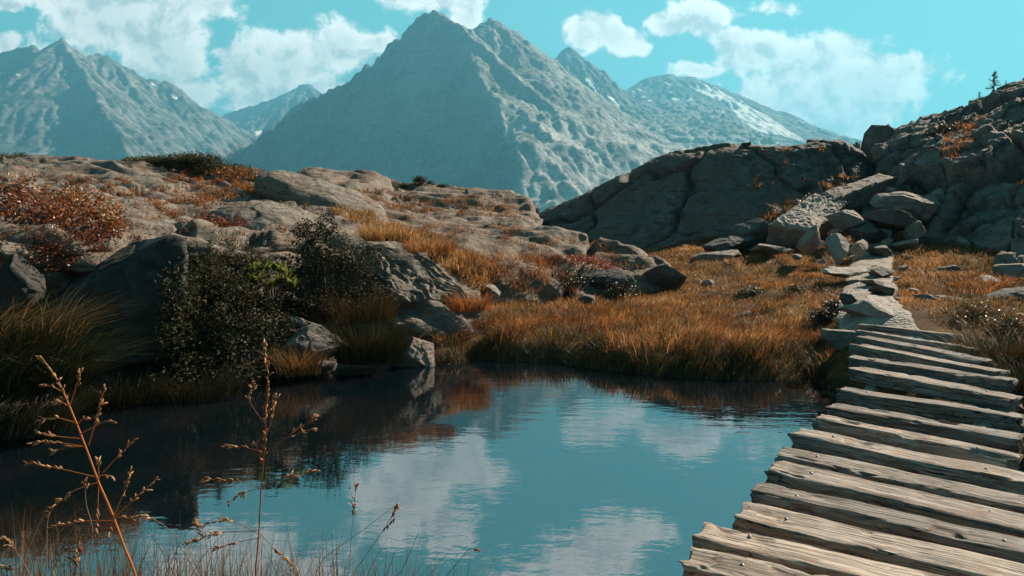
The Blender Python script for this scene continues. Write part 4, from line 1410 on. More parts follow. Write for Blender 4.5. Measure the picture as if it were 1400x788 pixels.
# ------------------------------------------------------------------ grass and leaves
ORANGE = np.array([(.32, .125, .04), (.25, .085, .03), (.35, .165, .06), (.17, .062, .027), (.22, .10, .04), (.12, .06, .028)])
GOLD = np.array([(.37, .21, .085), (.31, .155, .055), (.42, .27, .125), (.25, .125, .05), (.20, .125, .055)])
GREENB = np.array([(.055, .055, .022), (.085, .068, .03), (.04, .046, .018), (.15, .10, .05), (.065, .068, .026)])
DARKG = np.array([(.022, .028, .013), (.032, .036, .017), (.05, .042, .02), (.018, .025, .012), (.10, .075, .042)])
RED = np.array([(.20, .035, .02), (.28, .06, .025), (.15, .03, .022), (.32, .11, .03), (.10, .03, .02), (.07, .05, .025)])
RUST = np.array([(.34, .13, .03), (.28, .09, .025), (.38, .18, .045), (.20, .06, .022), (.12, .07, .03)])
BLACKG = np.array([(.022, .030, .014), (.030, .038, .018), (.045, .048, .022), (.06, .05, .028), (.018, .022, .012)])
LIME = np.array([(.14, .165, .04), (.18, .20, .05), (.11, .135, .035), (.08, .10, .03)])
STRAWC = np.array([(.50, .28, .13), (.60, .38, .21), (.38, .20, .09), (.28, .13, .06)])
JUN = np.array([(.040, .055, .022), (.055, .065, .025), (.08, .075, .03), (.10, .075, .035)])


def pick(rg, pal, n, jit=.30):
    c = pal[rg.integers(0, len(pal), n)]
    return c * (1 + rg.normal(0, jit, (n, 1))).clip(.5, 1.6)


def blade_geo(rg, P, h, w, lean, col, az=None, droop=.5):
    n = len(P)
    az = rg.uniform(0, 2 * np.pi, n) if az is None else az
    dirv = np.stack([np.cos(az), np.sin(az), np.zeros(n)], 1)
    wa = rg.uniform(-1.0, 1.0, n)
    wv = np.stack([np.cos(wa), np.sin(wa), np.zeros(n)], 1)
    up = np.array([0, 0, 1.0])
    lv = []
    for t, ww in ((0, 1.0), (.42, .8), (.76, .5), (1.0, 0)):
        c = P + dirv * (lean * h * (t ** 1.8))[:, None] + up * (h * (t - droop * lean * t ** 2.5 * .55))[:, None]
        if ww:
            lv += [c - wv * (w * ww / 2)[:, None], c + wv * (w * ww / 2)[:, None]]
        else:
            lv += [c]
    V = np.stack(lv, 1).reshape(-1, 3)
    b = np.arange(n)[:, None] * 7
    Fq = np.concatenate([b + [0, 1, 3, 2], b + [2, 3, 5, 4]])
    Ft = b + [4, 5, 6]
    C = np.repeat(col, 7, 0)
    return V, Fq, Ft, C


def blades(name, rg, P, h, w, lean, col, az=None, mat=GRASS, parent=None, droop=.5, origin=None):
    V, Fq, Ft, C = blade_geo(rg, P, h, w, lean, col, az, droop)
    if origin is not None:
        V = V - origin
    o = mesh_np(name, V, [Fq, Ft], mat, parent, False, C)
    if origin is not None and parent is None:
        o.location = origin
    return o


def on_rock(px, py):
    return None


DULLLEAF = leaf_mat('dull_leaf', .22, .1, .55)
# meadow
rg = np.random.default_rng(5)
N0 = 400000
x = rg.uniform(-1.6, 15, N0)
y = 5.6 + 21.4 * rg.random(N0) ** 1.55
z = ground_z(x, y)
pd = path_dist(x, y)
pxx, pyy = project(np.stack([x, y, z], 1))
clump = fbm(np.stack([x * 2.6, y * 2.6, x * 0], 1), 3)
patch = fbm(np.stack([x * .55, y * .55, x * 0 + 3], 1), 3)
deck = np.zeros(N0, bool)
bl = np.array([p[:2] for p in side['l']])
br_ = np.array([p[:2] for p in side['r']])
for a, b, c_, d_ in zip(bl[:-1], bl[1:], br_[:-1], br_[1:]):
    mid, hw_ = (a + b + c_ + d_) / 4, .85
    deck |= np.hypot(x - mid[0], y - mid[1]) < hw_
keep = (z > -.03) & (pd > .42) & (~deck) & (pxx > 540) & ((pxx < 1440) | ((pxx < 2100) & (rg.random(N0) < .55))) & (clump > -.28 + .25 * (rg.random(N0) - .5)) & (z < 4.5)
keep &= ~((pxx > 1190) & (y < 9.0) & (pd < .6))
x, y, z, patch, clump, pxx = (q[keep] for q in (x, y, z, patch, clump, pxx))
n = len(x)
bank = sstep(z, .55, .12)
hgt = (.085 + .17 * bank) * np.exp(1.3 * clump.clip(-.5, .6)) * rg.uniform(.5, 1.35, n)
col = np.where((rg.random(n) < (.35 + 1.8 * patch - .4 * bank + .45 * sstep(y, 11, 17)))[:, None], pick(rg, GOLD, n), pick(rg, ORANGE, n))
gr = rg.random(n) < .08 + .25 * bank + .5 * (patch < -.22) + .5 * (pxx > 1290)
col = np.where(gr[:, None], pick(rg, GREENB, n), col)
tone = np.exp(1.5 * fbm(np.stack([x * .9, y * .9, x * 0 + 21], 1), 4))[:, None]
col = col * tone
edge = rg.random(n) < sstep(z, .30, .16) * .92
col = np.where(edge[:, None], pick(rg, DARKG[:4], n), col)  # dark green blades at the waterline, shade of the backlit bank painted in
hgt = np.where(edge, hgt * .8, hgt) * np.exp(.8 * patch)
hgt *= np.where(pxx > 1290, 1.25, 1)
wdt = .0072 * (1 + (y - 8) * .075) * rg.uniform(.7, 1.4, n)
meadow = blades('meadow_grass', rg, np.stack([x, y, z - .02], 1), hgt, wdt, rg.uniform(.15, .9, n), col, az=2.5 * fbm(np.stack([x * .8, y * .8, x * 0 + 50], 1), 3) * np.pi + rg.normal(0, .9, n))
meadow.data.materials[0] = leaf_mat('meadow_blades', .38, .12, .5)
tag(meadow, 'orange and golden autumn grass covering the meadow beyond the pond', 'grass', kind='stuff')


def poly_points(rg, poly, n):
    poly = np.array(poly, float)
    lo, hi = poly.min(0), poly.max(0)
    out = []
    while len(out) < n:
        p = rg.uniform(lo, hi)
        ins = False
        j = len(poly) - 1
        for i in range(len(poly)):
            if (poly[i][1] > p[1]) != (poly[j][1] > p[1]) and p[0] < (poly[j][0] - poly[i][0]) * (p[1] - poly[i][1]) / (poly[j][1] - poly[i][1]) + poly[i][0]:
                ins = not ins
            j = i
        if ins:
            out.append(p)
    return out


# tufts of grass and heath on the rock hills (too many to count)
rg = np.random.default_rng(9)
acc = []
TUFTS = [  # polygon px, count, blades per tuft, palette, height
    ([(230, 232), (330, 224), (440, 262), (400, 282), (300, 262), (235, 262)], 170, 26, RUST, .15),
    ([(430, 262), (520, 300), (640, 348), (690, 372), (640, 392), (575, 340), (470, 300)], 210, 26, GOLD, .20),
    ([(560, 306), (650, 352), (720, 378), (660, 380), (600, 345)], 50, 24, ORANGE, .18),
    ([(150, 262), (250, 250), (330, 285), (300, 300), (200, 300)], 60, 22, RUST, .13),
    ([(0, 255), (80, 235), (200, 245), (160, 262), (0, 285)], 50, 20, RUST, .12),
    ([(0, 250), (260, 228), (330, 300), (240, 320), (0, 330)], 170, 16, np.concatenate([RED, RUST[3:], DARKG]), .10),
    ([(250, 285), (420, 262), (500, 300), (420, 320), (300, 330)], 80, 16, np.concatenate([RED[2:], RUST[1:], DARKG]), .11),
    ([(400, 240), (560, 258), (700, 270), (720, 300), (500, 300)], 110, 14, np.concatenate([DARKG, RUST[2:]]), .2),
    ([(430, 250), (560, 268), (650, 268), (720, 288), (700, 300), (560, 290), (480, 285)], 130, 18, ORANGE, .22),
    ([(560, 300), (720, 312), (820, 332), (900, 372), (760, 345), (600, 330)], 55, 16, ORANGE, .18),
    ([(620, 345), (740, 352), (800, 402), (640, 398)], 80, 22, ORANGE, .22),
    ([(1030, 205), (1130, 200), (1110, 260), (1060, 290), (1030, 260)], 36, 18, RUST, .18),
    ([(1105, 255), (1140, 240), (1200, 238), (1150, 262)], 40, 22, GOLD, .22),
    ([(1020, 300), (1080, 282), (1090, 300), (1040, 312)], 36, 24, GOLD, .24),
    ([(1300, 170), (1345, 158), (1310, 215), (1285, 222)], 46, 20, RUST, .22),
    ([(1275, 340), (1310, 300), (1330, 310), (1300, 385), (1275, 380)], 40, 22, GOLD, .2),
    ([(1240, 345), (1275, 330), (1290, 385), (1250, 395)], 70, 24, GOLD, .22),
    ([(1290, 380), (1400, 375), (1400, 408), (1300, 402)], 80, 24, ORANGE, .2),
    ([(950, 330), (1060, 300), (1130, 345), (1000, 372)], 60, 24, GOLD, .2),
    ([(1380, 200), (1400, 190), (1400, 270), (1370, 260)], 16, 18, RUST, .2),
    ([(690, 335), (790, 340), (850, 372), (770, 385)], 60, 18, RED, .12),
]
for poly, cnt, per, pal, hh_ in TUFTS:
    for p in poly_points(rg, poly, cnt):
        q = cast(*p)
        if q is None or q[1][2] < .35 or q[2].startswith(('water', 'path', 'mountain', 'boulder')):
            continue
        sp = hh_ * .8
        Pb = q[0] + np.stack([rg.normal(0, sp * .6, per), rg.normal(0, sp * .6, per), np.full(per, -.03)], 1)
        dd = np.linalg.norm(Pb[:, :2] - q[0][:2], axis=1)
        Pb[:, 2] -= dd * (1 - q[1][2]) * .8
        hb = hh_ * rg.uniform(.5, 1.25) * rg.uniform(.6, 1.2, per)
        acc.append((Pb, hb, np.full(per, .008 + .0004 * q[0][1]), rg.uniform(.3, 1.1, per), pick(rg, pal, per)))
Pb, hb, wb, lb, cb = (np.concatenate([a[i] for a in acc]) for i in range(5))
hg = blades('hill_grass', rg, Pb, hb, wb, lb, cb)
tag(hg, 'rusty and golden grass growing in the hollows of the rock hills', 'grass', kind='stuff')


def leaf_geo(rg, P, L, wfrac, col, up=0.0, az=None):
    n = len(P)
    d = rg.normal(size=(n, 3))
    d[:, 2] = d[:, 2] * .7 + up
    d /= np.linalg.norm(d, axis=1)[:, None]
    r = rg.normal(size=(n, 3))
    s_ = np.cross(d, r)
    s_ /= np.linalg.norm(s_, axis=1)[:, None] + 1e-9
    nn = np.cross(s_, d)
    L = L * rg.uniform(.65, 1.3, n)
    hw_ = L * wfrac / 2
    m = P + d * (L * .5)[:, None]
    V = np.stack([P, m - s_ * hw_[:, None] + nn * (hw_ * .35)[:, None], P + d * L[:, None], m + s_ * hw_[:, None] + nn * (hw_ * .35)[:, None]], 1).reshape(-1, 3)
    b = np.arange(n)[:, None] * 4
    Ft = np.concatenate([b + [0, 1, 2], b + [0, 2, 3]])
    return V, Ft, np.repeat(col, 4, 0)


def shrub(name, label, cat, blobs, nleaf, L, wfrac, pal, mat=LEAF, seed=1, up=0.0, stems=9, group=None, gap=.0, leafname='foliage', sink=True):
    """blobs: (px, py, rx px, ry px, Y)"""
    rg = np.random.default_rng(seed)
    C_, R_ = [], []
    for (px, py, rx, ry, Y) in blobs:
        C_.append(at(px, py, Y))
        R_.append(np.array([rx, (rx + ry) / 2 * .8, ry]) * Y / F_PX)
    C_, R_ = np.array(C_), np.array(R_)
    hits = [cast_down(c[0], c[1]) for c in C_]
    dz = [h_[0][2] - (c[2] - r[2] * .75) for h_, c, r in zip(hits, C_, R_) if h_ is not None and not h_[2].startswith('water')]
    if sink and dz:
        C_[:, 2] += np.clip(np.median(dz), -.6, .25)
    low = C_[:, 2] - R_[:, 2]
    base = np.array([C_[:, 0].mean(), C_[:, 1].mean(), low.min()])
    root = empty(name, base)
    tag(root, label, cat, group)
    wgt = R_.prod(1) ** .67
    bi = rg.choice(len(C_), nleaf * 2, p=wgt / wgt.sum())
    u = rg.normal(size=(nleaf * 2, 3))
    u /= np.linalg.norm(u, axis=1)[:, None]
    rr = rg.random(nleaf * 2) ** .55 * (1 + .45 * rg.random(nleaf * 2) ** 4)
    P = C_[bi] + u * rr[:, None] * R_[bi]
    sc = np.median(R_)
    nz = fbm(P / (sc * .42) + seed, 3)
    P = P[nz + rr * .1 > -.03 + gap * 1.6][:nleaf]
    n = len(P)
    V, Ft, Cc = leaf_geo(rg, P, L, wfrac, pick(rg, pal, n), up)
    mesh_np(leafname, V - base, Ft, mat, root, False, Cc)
    for k in range(stems):
        tgt = P[rg.integers(0, n)]
        st = base + (rg.normal(0, .05), rg.normal(0, .05), -.05)
        st[:2] = st[:2] * .5 + tgt[:2] * .5 if len(C_) > 1 else st[:2]
        mid = st * .5 + tgt * .5 + rg.normal(0, .04, 3)
        v, f = tube(catmull(np.array([st, mid, tgt]), 9, 0) - base, np.linspace(.012, .003, 9) * (.6 + sc), 5)
        mesh_np('stem', v, f, BARK, root)
    return root


RB = 'red and rust heath bushes on the left hill'
shrub('heath_bush', 'dark red bilberry bush at the left edge of the hill', 'bush', [(25, 300, 46, 34, 8.6), (70, 322, 36, 30, 8.2), (10, 335, 26, 22, 8.0)], 1900, .055, .5, np.concatenate([RED, RUST[1:4]]), seed=31, group=RB, gap=.02)
shrub('heath_bush', 'bright rust orange bush above the dark block of rock', 'bush', [(122, 296, 48, 30, 8.7), (150, 312, 26, 20, 8.5), (95, 275, 26, 14, 9.0)], 2400, .054, .45, RUST, seed=32, group=RB, gap=.02)
shrub('heath_bush', 'deep red bush hanging over the shore beside the dark block', 'bush', [(78, 338, 46, 30, 7.9), (118, 326, 34, 20, 8.1), (50, 356, 34, 22, 7.7), (140, 318, 20, 12, 8.3), (20, 335, 30, 20, 7.8)], 3000, .034, .55, RED, seed=33, group=RB, gap=.06, sink=False)
shrub('heath_bush', 'low red bush on the hill below the pale dome', 'bush', [(312, 308, 26, 12, 10.4), (285, 300, 22, 8, 10.6)], 1500, .035, .55, RED, seed=34, group=RB)
shrub('heath_bush', 'low rust bush in the middle of the hill crest', 'bush', [(268, 273, 30, 12, 13.2), (300, 262, 26, 9, 13.8)], 1900, .045, .5, RUST, seed=35, group=RB)
shrub('heath_bush', 'small bright red bush behind the spiky spruce', 'bush', [(315, 322, 10, 8, 9.9), (356, 345, 6, 16, 9.6)], 600, .035, .55, RED[1:4], seed=36, group=RB)
shrub('heath_bush', 'dark rust bush along the crest below the juniper', 'bush', [(330, 250, 40, 9, 16.2), (375, 258, 30, 8, 15.8)], 1900, .05, .5, RUST[1:], seed=37, group=RB)
shrub('heath_bush', 'red heath bush on the layered rise beyond the meadow', 'bush', [(790, 351, 40, 8, 15.2), (830, 362, 26, 9, 15.0), (755, 346, 16, 6, 15.4)], 2400, .045, .5, RED[:4], seed=38)
shrub('juniper', 'wide dark green juniper on the crest of the left hill', 'bush', [(215, 217, 40, 7, 18.3), (265, 217, 40, 11, 18.2), (310, 229, 34, 9, 18.0), (345, 240, 22, 6, 17.8)], 15000, .08, .26, JUN, NEEDLE, seed=41, up=.5)
shrub('juniper', 'small dark juniper at the left end of the hill crest', 'bush', [(5, 226, 22, 6, 17.5), (28, 222, 10, 4, 17.8)], 1200, .06, .22, JUN, NEEDLE, seed=42, up=.5)
shrub('juniper', 'round dark bush against the mountain on the middle hill', 'bush', [(574, 246, 9, 6, 35), (588, 250, 6, 3, 35)], 900, .12, .3, JUN, NEEDLE, seed=43, up=.4)
shrub('juniper', 'low dark bush right of the round one on the middle hill', 'bush', [(606, 252, 10, 3, 36), (552, 250, 7, 3, 35)], 700, .12, .3, JUN, NEEDLE, seed=44, up=.4)
shrub('juniper', 'little dark bush at the notch where the middle hill ends', 'bush', [(726, 266, 6, 6, 31), (733, 271, 4, 4, 31)], 600, .11, .3, JUN, NEEDLE, seed=45, up=.4)
shrub('dark_bush', 'black green glossy leaved bush under the pale dome', 'bush', [(450, 350, 40, 40, 9.9), (425, 325, 26, 26, 10.0), (490, 362, 34, 28, 10.0), (415, 372, 30, 26, 9.7), (445, 310, 14, 20, 10.1)], 6500, .046, .5, BLACKG, DULLLEAF, seed=51, gap=.08, sink=False)
shrub('dark_bush', 'dark tangled bush at the waterline left of the grey boulder', 'bush', [(335, 450, 48, 30, 8.5), (300, 478, 44, 30, 8.1), (352, 412, 34, 22, 9.0), (250, 505, 44, 26, 7.7), (312, 512, 46, 20, 8.0), (372, 500, 26, 22, 8.4), (210, 520, 40, 18, 7.5), (385, 445, 18, 20, 8.8)], 11000, .052, .42, np.concatenate([BLACKG, BLACKG, DARKG]), DULLLEAF, seed=52, gap=.06, sink=False)
shrub('dark_bush', 'dark bush on the shore beside the big dark block', 'bush', [(258, 400, 28, 40, 8.5), (300, 398, 40, 34, 8.7), (275, 440, 40, 34, 8.3), (330, 375, 26, 24, 9.2), (262, 360, 22, 22, 8.9), (246, 420, 26, 60, 7.9), (240, 470, 30, 40, 7.7)], 12000, .052, .36, np.concatenate([BLACKG, JUN, DARKG]), DULLLEAF, seed=53, gap=.06, sink=False)
shrub('dark_bush', 'olive brown bush spreading below the small spruce', 'bush', [(300, 350, 46, 18, 9.3), (340, 360, 30, 22, 9.4), (255, 345, 26, 16, 9.2)], 4200, .052, .28, np.concatenate([JUN, GREENB, ORANGE[4:] * .6]), DULLLEAF, seed=63, gap=.06, sink=False)
shrub('dark_bush', 'dark creeping bush between the lime plant and the green tussock', 'bush', [(410, 418, 40, 20, 9.4), (455, 405, 44, 20, 9.7), (500, 400, 36, 18, 10.0), (390, 400, 30, 16, 9.4)], 5200, .050, .42, np.concatenate([BLACKG, DARKG]), DULLLEAF, seed=64, gap=.05, sink=False)
shrub('dark_bush', 'small dark leaved bush at the meadow edge left of the path', 'bush', [(1142, 396, 16, 12, 10.2), (1125, 408, 18, 10, 10.0)], 1300, .045, .5, BLACKG, GLOSSLEAF, seed=54)
shrub('dark_bush', 'dark patchy bush in the golden grass below the boulders', 'bush', [(1030, 402, 22, 8, 12.6), (1085, 398, 16, 7, 12.0)], 1100, .04, .5, DARKG, LEAF, seed=55)
shrub('dark_bush', 'brown black bush in the hollow under the red heath', 'bush', [(775, 378, 34, 18, 14.4), (850, 392, 26, 14, 14.1), (740, 375, 16, 12, 14.6)], 2800, .05, .5, DARKG, LEAF, seed=56)
shrub('dark_bush', 'dark brown bush leaning on the slope of the dark dome', 'bush', [(1098, 262, 22, 16, 19.8), (1115, 248, 16, 10, 20.2), (1080, 272, 14, 8, 19.8)], 2600, .06, .5, np.concatenate([DARKG, RUST[3:]]), LEAF, seed=57)
shrub('dark_bush', 'dark low bush on the shoulder of the cliff', 'bush', [(1296, 172, 26, 9, 22.3), (1275, 182, 14, 7, 22.0)], 1500, .07, .45, DARKG, LEAF, seed=58)
shrub('dark_bush', 'dark bush on the crest of the dome near the saddle', 'bush', [(1215, 206, 20, 6, 26.6), (1228, 202, 10, 5, 26.6)], 900, .08, .45, DARKG, LEAF, seed=59)
shrub('dark_bush', 'olive brown bush at the right edge below the cliff', 'bush', [(1330, 440, 30, 16, 8.4), (1385, 455, 34, 18, 7.9)], 2200, .04, .4, np.concatenate([GREENB, RUST[3:]]), LEAF, seed=60)

# lime green rosette plant
rg = np.random.default_rng(61)
bp = at(376, 398, 8.5)
ros = empty('rosette_plant', bp)
tag(ros, 'bright lime green rosette plant with upright pointed leaves', 'plant')
a = Acc()
st_ = Acc()
for k in range(13):
    cpx, cpy = 349 + (k % 7) * 9 + rg.uniform(-3, 3), 392 - (k // 7) * 12 - rg.uniform(-4, 10)
    cpt = at(cpx, cpy, 8.45 + rg.uniform(-.1, .15))
    v, f = tube(np.array([bp + ((cpt - bp) * (.4, .4, 0)) - (0, 0, .08), (bp + cpt) / 2, cpt]) - bp, [.008, .006, .005], 5)
    st_.add(v, f)
    for j in range(17):
        az = rg.uniform(0, 6.28)
        el = rg.uniform(.45, 1.3)
        d = np.array([math.cos(az) * math.cos(el), math.sin(az) * math.cos(el), math.sin(el)])
        s_ = np.cross(d, (math.sin(az) * .2, .1, 1))
        s_ /= np.linalg.norm(s_)
        L = rg.uniform(.13, .21)
        nrm = np.cross(s_, d)
        V = []
        for t, ww in ((0, .25), (.3, .8), (.65, 1), (.88, .6), (1, .05)):
            c_ = cpt + d * L * t + np.array((0, 0, -.12 * t * t * L)) - bp
            V += [c_ - s_ * ww * .017 + nrm * .006 * ww, c_, c_ + s_ * ww * .017 + nrm * .006 * ww]
        fq = grid_faces(5, 3)
        a.add(V, fq, pick(rg, LIME, 1)[0])
a.build('foliage', GRASS, ros)
st_.build('stem', BARK, ros)

# ------------------------------------------------------------------ tussocks


def tussock(label, px, py, Y, rad, n, h, pal, seed, lean=(.3, 1.2), az=None, wid=.006, group=None, flat=.6, mat=None):
    rg = np.random.default_rng(seed)
    mat = mat or (GRASS if pal[0][0] > .2 else SEDGE)
    c = at(px, py, Y)
    r = rad * Y / F_PX * np.sqrt(rg.random(n))
    th = rg.uniform(0, 6.28, n)
    P = c + np.stack([r * np.cos(th), r * np.sin(th) * flat, np.zeros(n)], 1)
    azz = th + rg.normal(0, .6, n) if az is None else rg.normal(az, .7, n)
    o = blades('grass_tussock', rg, P, h * rg.uniform(.45, 1.2, n), wid * rg.uniform(.6, 1.3, n), rg.uniform(*lean, n), pick(rg, pal, n), azz, mat, origin=c)
    return tag(o, label, 'grass', group)


TG = 'grass tussocks on the shores'
tussock('large dark tussock of bending sedge at the left edge of the pond', 20, 540, 6.3, 95, 1050, .80, np.concatenate([GREENB[:3], DARKG, DARKG[:4], GREENB]) * (.62, .75, .62), 71, (.3, 1.7), .1, .012, TG)
tussock('pale tipped tussock leaning over the water on the left shore', 40, 475, 6.7, 64, 560, .72, np.concatenate([GOLD[:2] * .55, GREENB, DARKG]), 72, (.5, 1.8), 0.0, .009, TG)
tussock('low dark tussock at the far left corner of the pond', 30, 590, 5.9, 70, 800, .45, DARKG, 73, (.4, 1.2), .2, .007, TG)
tussock('green tussock between the grey boulder and the brown wedge', 505, 495, 8.9, 46, 1500, .62, np.concatenate([DARKG, DARKG[:3], GREENB]), 74, (.15, .9), None, .007, TG)
tussock('brown topped tussock behind the grey boulder', 490, 440, 9.5, 50, 900, .50, np.concatenate([GREENB, ORANGE[3:]]), 75, (.2, .9), None, .008, TG)
tussock('rusty tussock against the front of the grey boulder', 408, 512, 8.25, 30, 520, .42, np.concatenate([ORANGE[2:], GREENB]), 76, (.2, 1.0), None, .006, TG)
tussock('dark tussock at the waterline below the tangled bush', 270, 545, 7.4, 60, 900, .35, DARKG, 77, (.3, 1.1), None, .007, TG)
tussock('dark tussock at the foot of the big dark block', 165, 548, 7.1, 60, 800, .34, DARKG, 78, (.3, 1.1), None, .007, TG)
tussock('bright golden tussock on the ridge above the layered slab', 528, 330, 11.6, 36, 900, .34, GOLD, 79, (.3, 1.1), None, .009, TG)
tussock('golden tussock on the ridge right of the bright one', 585, 345, 11.4, 34, 600, .28, np.concatenate([GOLD, ORANGE]), 80, (.3, 1.1), None, .009, TG)
tussock('brown tussock drooping beside the overhanging slab', 640, 425, 10.6, 26, 500, .36, ORANGE, 81, (.3, 1.1), None, .008, TG)
tussock('tall olive tussock right of the footbridge', 1370, 505, 6.7, 60, 1500, .42, np.concatenate([GREENB, GREENB, ORANGE[3:]]), 82, (.2, 1.0), None, .006, TG)
tussock('olive tussock hugging the right end of the far planks', 1405, 545, 6.0, 40, 800, .40, np.concatenate([GREENB, DARKG[:3]]), 83, (.2, 1.0), None, .006, TG)

# ------------------------------------------------------------------ small conifers on the cliff


def conifer(label, px, py, hpx, Y, seed, levels=9):
    rg = np.random.default_rng(seed)
    b = at(px, py, Y)
    for yy_ in range(90, 190, 2):
        hit = cast(px, yy_)
        if hit is not None and hit[2].startswith(('cliff', 'boulder')):
            b = hit[0] - (0, 0, .04)
            Y = b[1]
            break
    hh_ = hpx * Y / F_PX
    root = empty('larch_sapling', b)
    tag(root, label, 'tree', 'larch saplings on the cliff edge')
    pts = np.array([(0, 0, -.1), (.02, 0, hh_ * .35), (.01, .01, hh_ * .7), (.04, 0, hh_)])
    v, f = tube(catmull(pts, 12, 0), np.linspace(.035, .006, 12) * hh_, 6)
    mesh_np('trunk', v, f, BARK, root)
    a, P = Acc(), []
    for k in range(levels):
        t = .15 + .8 * k / levels
        for j in range(4):
            az = rg.uniform(0, 6.28)
            L = hh_ * .42 * (1 - t * .85) * rg.uniform(.5, 1.2)
            d = np.array([math.cos(az), math.sin(az), 0])
            st = np.array([.02, 0, hh_ * t])
            pl = np.array([st, st + d * L * .5 + (0, 0, -.04 * hh_), st + d * L + (0, 0, .02 * hh_ * rg.uniform(-1, 2))])
            pl = catmull(pl, 7, 0)
            v, f = tube(pl, np.linspace(.014, .005, 7) * hh_, 4)
            a.add(v, f, (.06, .045, .03))
            for q in pl[1:]:
                P += [q] * 5
    P = np.array(P)
    P = P + rg.normal(0, .012 * hh_, P.shape)
    V, Ft, Cc = leaf_geo(rg, P, .055 * hh_, .28, pick(rg, JUN, len(P)))
    a.add(V, Ft, Cc)
    a.build('crown', NEEDLE, root, False)


conifer('taller thin larch sapling on the cliff edge against the sky', 1358, 140, 27, 22.6, 91)
conifer('shorter larch sapling left of the taller one', 1338, 149, 13, 22.8, 92, 6)
conifer('tiny larch sapling right of the taller one', 1374, 133, 8, 22.4, 93, 5)

# spruce bush among the dark shrubs
rg = np.random.default_rng(94)
for lab, px, py, hpx, wpx, Y, sd_ in (('spiky green spruce sapling in the dark bushes on the left shore', 290, 420, 92, 42, 8.7, 95), ('small spruce sapling left of the spiky one', 246, 408, 70, 28, 8.5, 96)):
    rg = np.random.default_rng(sd_)
    b = at(px, py, Y)
    hh_, ww_ = hpx * Y / F_PX, wpx * Y / F_PX
    root = empty('spruce_sapling', b)
    tag(root, lab, 'tree', 'spruce saplings on the left shore')
    v, f = tube(np.array([(0, 0, -.1), (0, .01, hh_ * .5), (.01, 0, hh_)]), [.02, .013, .004], 6)
    mesh_np('trunk', v, f, BARK, root)
    a = Acc()
    P = []
    for k in range(64):
        t = (k + .5) / 64
        az = k * 2.4
        L = ww_ * (1 - t) * rg.uniform(.7, 1.2) + .04
        d = np.array([math.cos(az), math.sin(az), .25])
        st = np.array([0, 0, hh_ * t])
        pl = np.array([st + d * L * q for q in np.linspace(0, 1, 6)])
        v, f = tube(pl, np.linspace(.005, .002, 6), 4)
        a.add(v, f, (.07, .05, .035))
        m = int(26 + 60 * (1 - t))
        tt = rg.random(m)
        P.append(st + d * (L * tt)[:, None])
    P = np.concatenate(P) + rg.normal(0, .008, (sum(len(q) for q in P), 3))
    V, Ft, Cc = leaf_geo(rg, P, .035, .16, pick(rg, np.concatenate([JUN, GREENB[:2] * .9]), len(P)))
    a.add(V, Ft, Cc)
    a.build('crown', NEEDLE, root, False)

# ------------------------------------------------------------------ seed stalks on the near shore


def stalk(label, Y, stem, branches, col, rad=.0022, seed=1, head=.35, seeds=5.0, group=None):
    """stem / branches: polylines in px at distance Y"""
    rg = np.random.default_rng(seed)
    S = np.array([at(a, b, Y) for a, b in stem])
    gz = ground_z(S[:1, 0], S[:1, 1])[0]
    foot = np.array([S[0, 0] + .02, S[0, 1] + .03, gz - .02])
    root = empty('grass_stalk', foot)
    tag(root, label, 'grass', group)
    full = np.concatenate([[foot, foot * .45 + S[0] * .55 + (.01, 0, 0)], S])
    pts = catmull(full, 60, 0)
    v, f = tube(pts - foot, np.linspace(rad * 1.1, rad * .5, 60), 6)
    mesh_np('stem', v, f, STRAW, root, True, np.broadcast_to(np.array(col), (len(v), 3)))
    a = Acc()
    ov, of_ = ico(1)

    def seeds_on(pl, frac, dens):
        ln = np.linalg.norm(np.diff(pl, axis=0), axis=1).sum()
        m = max(3, int(ln * frac / .0065 * dens / 5))
        for i in range(m):
            t = 1 - frac * rg.random()
            k = min(int(t * (len(pl) - 1)), len(pl) - 2)
            ft = t * (len(pl) - 1) - k
            p = pl[k] * (1 - ft) + pl[k + 1] * ft
            d = pl[k + 1] - pl[k]
            d = d / np.linalg.norm(d) + rg.normal(0, .38, 3)
            d /= np.linalg.norm(d)
            L, Wd = rg.uniform(.007, .0125), rg.uniform(.0019, .0031)
            q = ov * (Wd, Wd, L)
            zax = d
            xax = np.cross(d, (.3, .5, .8))
            xax /= np.linalg.norm(xax)
            M = np.stack([xax, np.cross(zax, xax), zax], 1)
            a.add(q @ M.T + p + d * L * .8 + rg.normal(0, .0012, 3) - foot, of_, pick(rg, STRAWC, 1)[0])
    if head:
        seeds_on(pts, head * len(S) / len(full), seeds * .8)
    for br in branches:
        off = rg.normal(0, .02)
        q = np.array([at(p[0], p[1], Y) for p in br])
        q[1:, 1] += off * np.linspace(.3, 1, len(q) - 1)
        if len(q) == 2:
            q = np.array([q[0], (q[0] + q[1]) / 2 + (0, 0, .006), q[1]])
        pl = catmull(q, 14, 0)
        v, f = tube(pl - foot, np.linspace(rad * .5, rad * .28, 14), 4)
        a.add(v, f, col)
        seeds_on(pl, .6, seeds)
    if a.n:
        a.build('seed_head', STRAW, root)
    return root


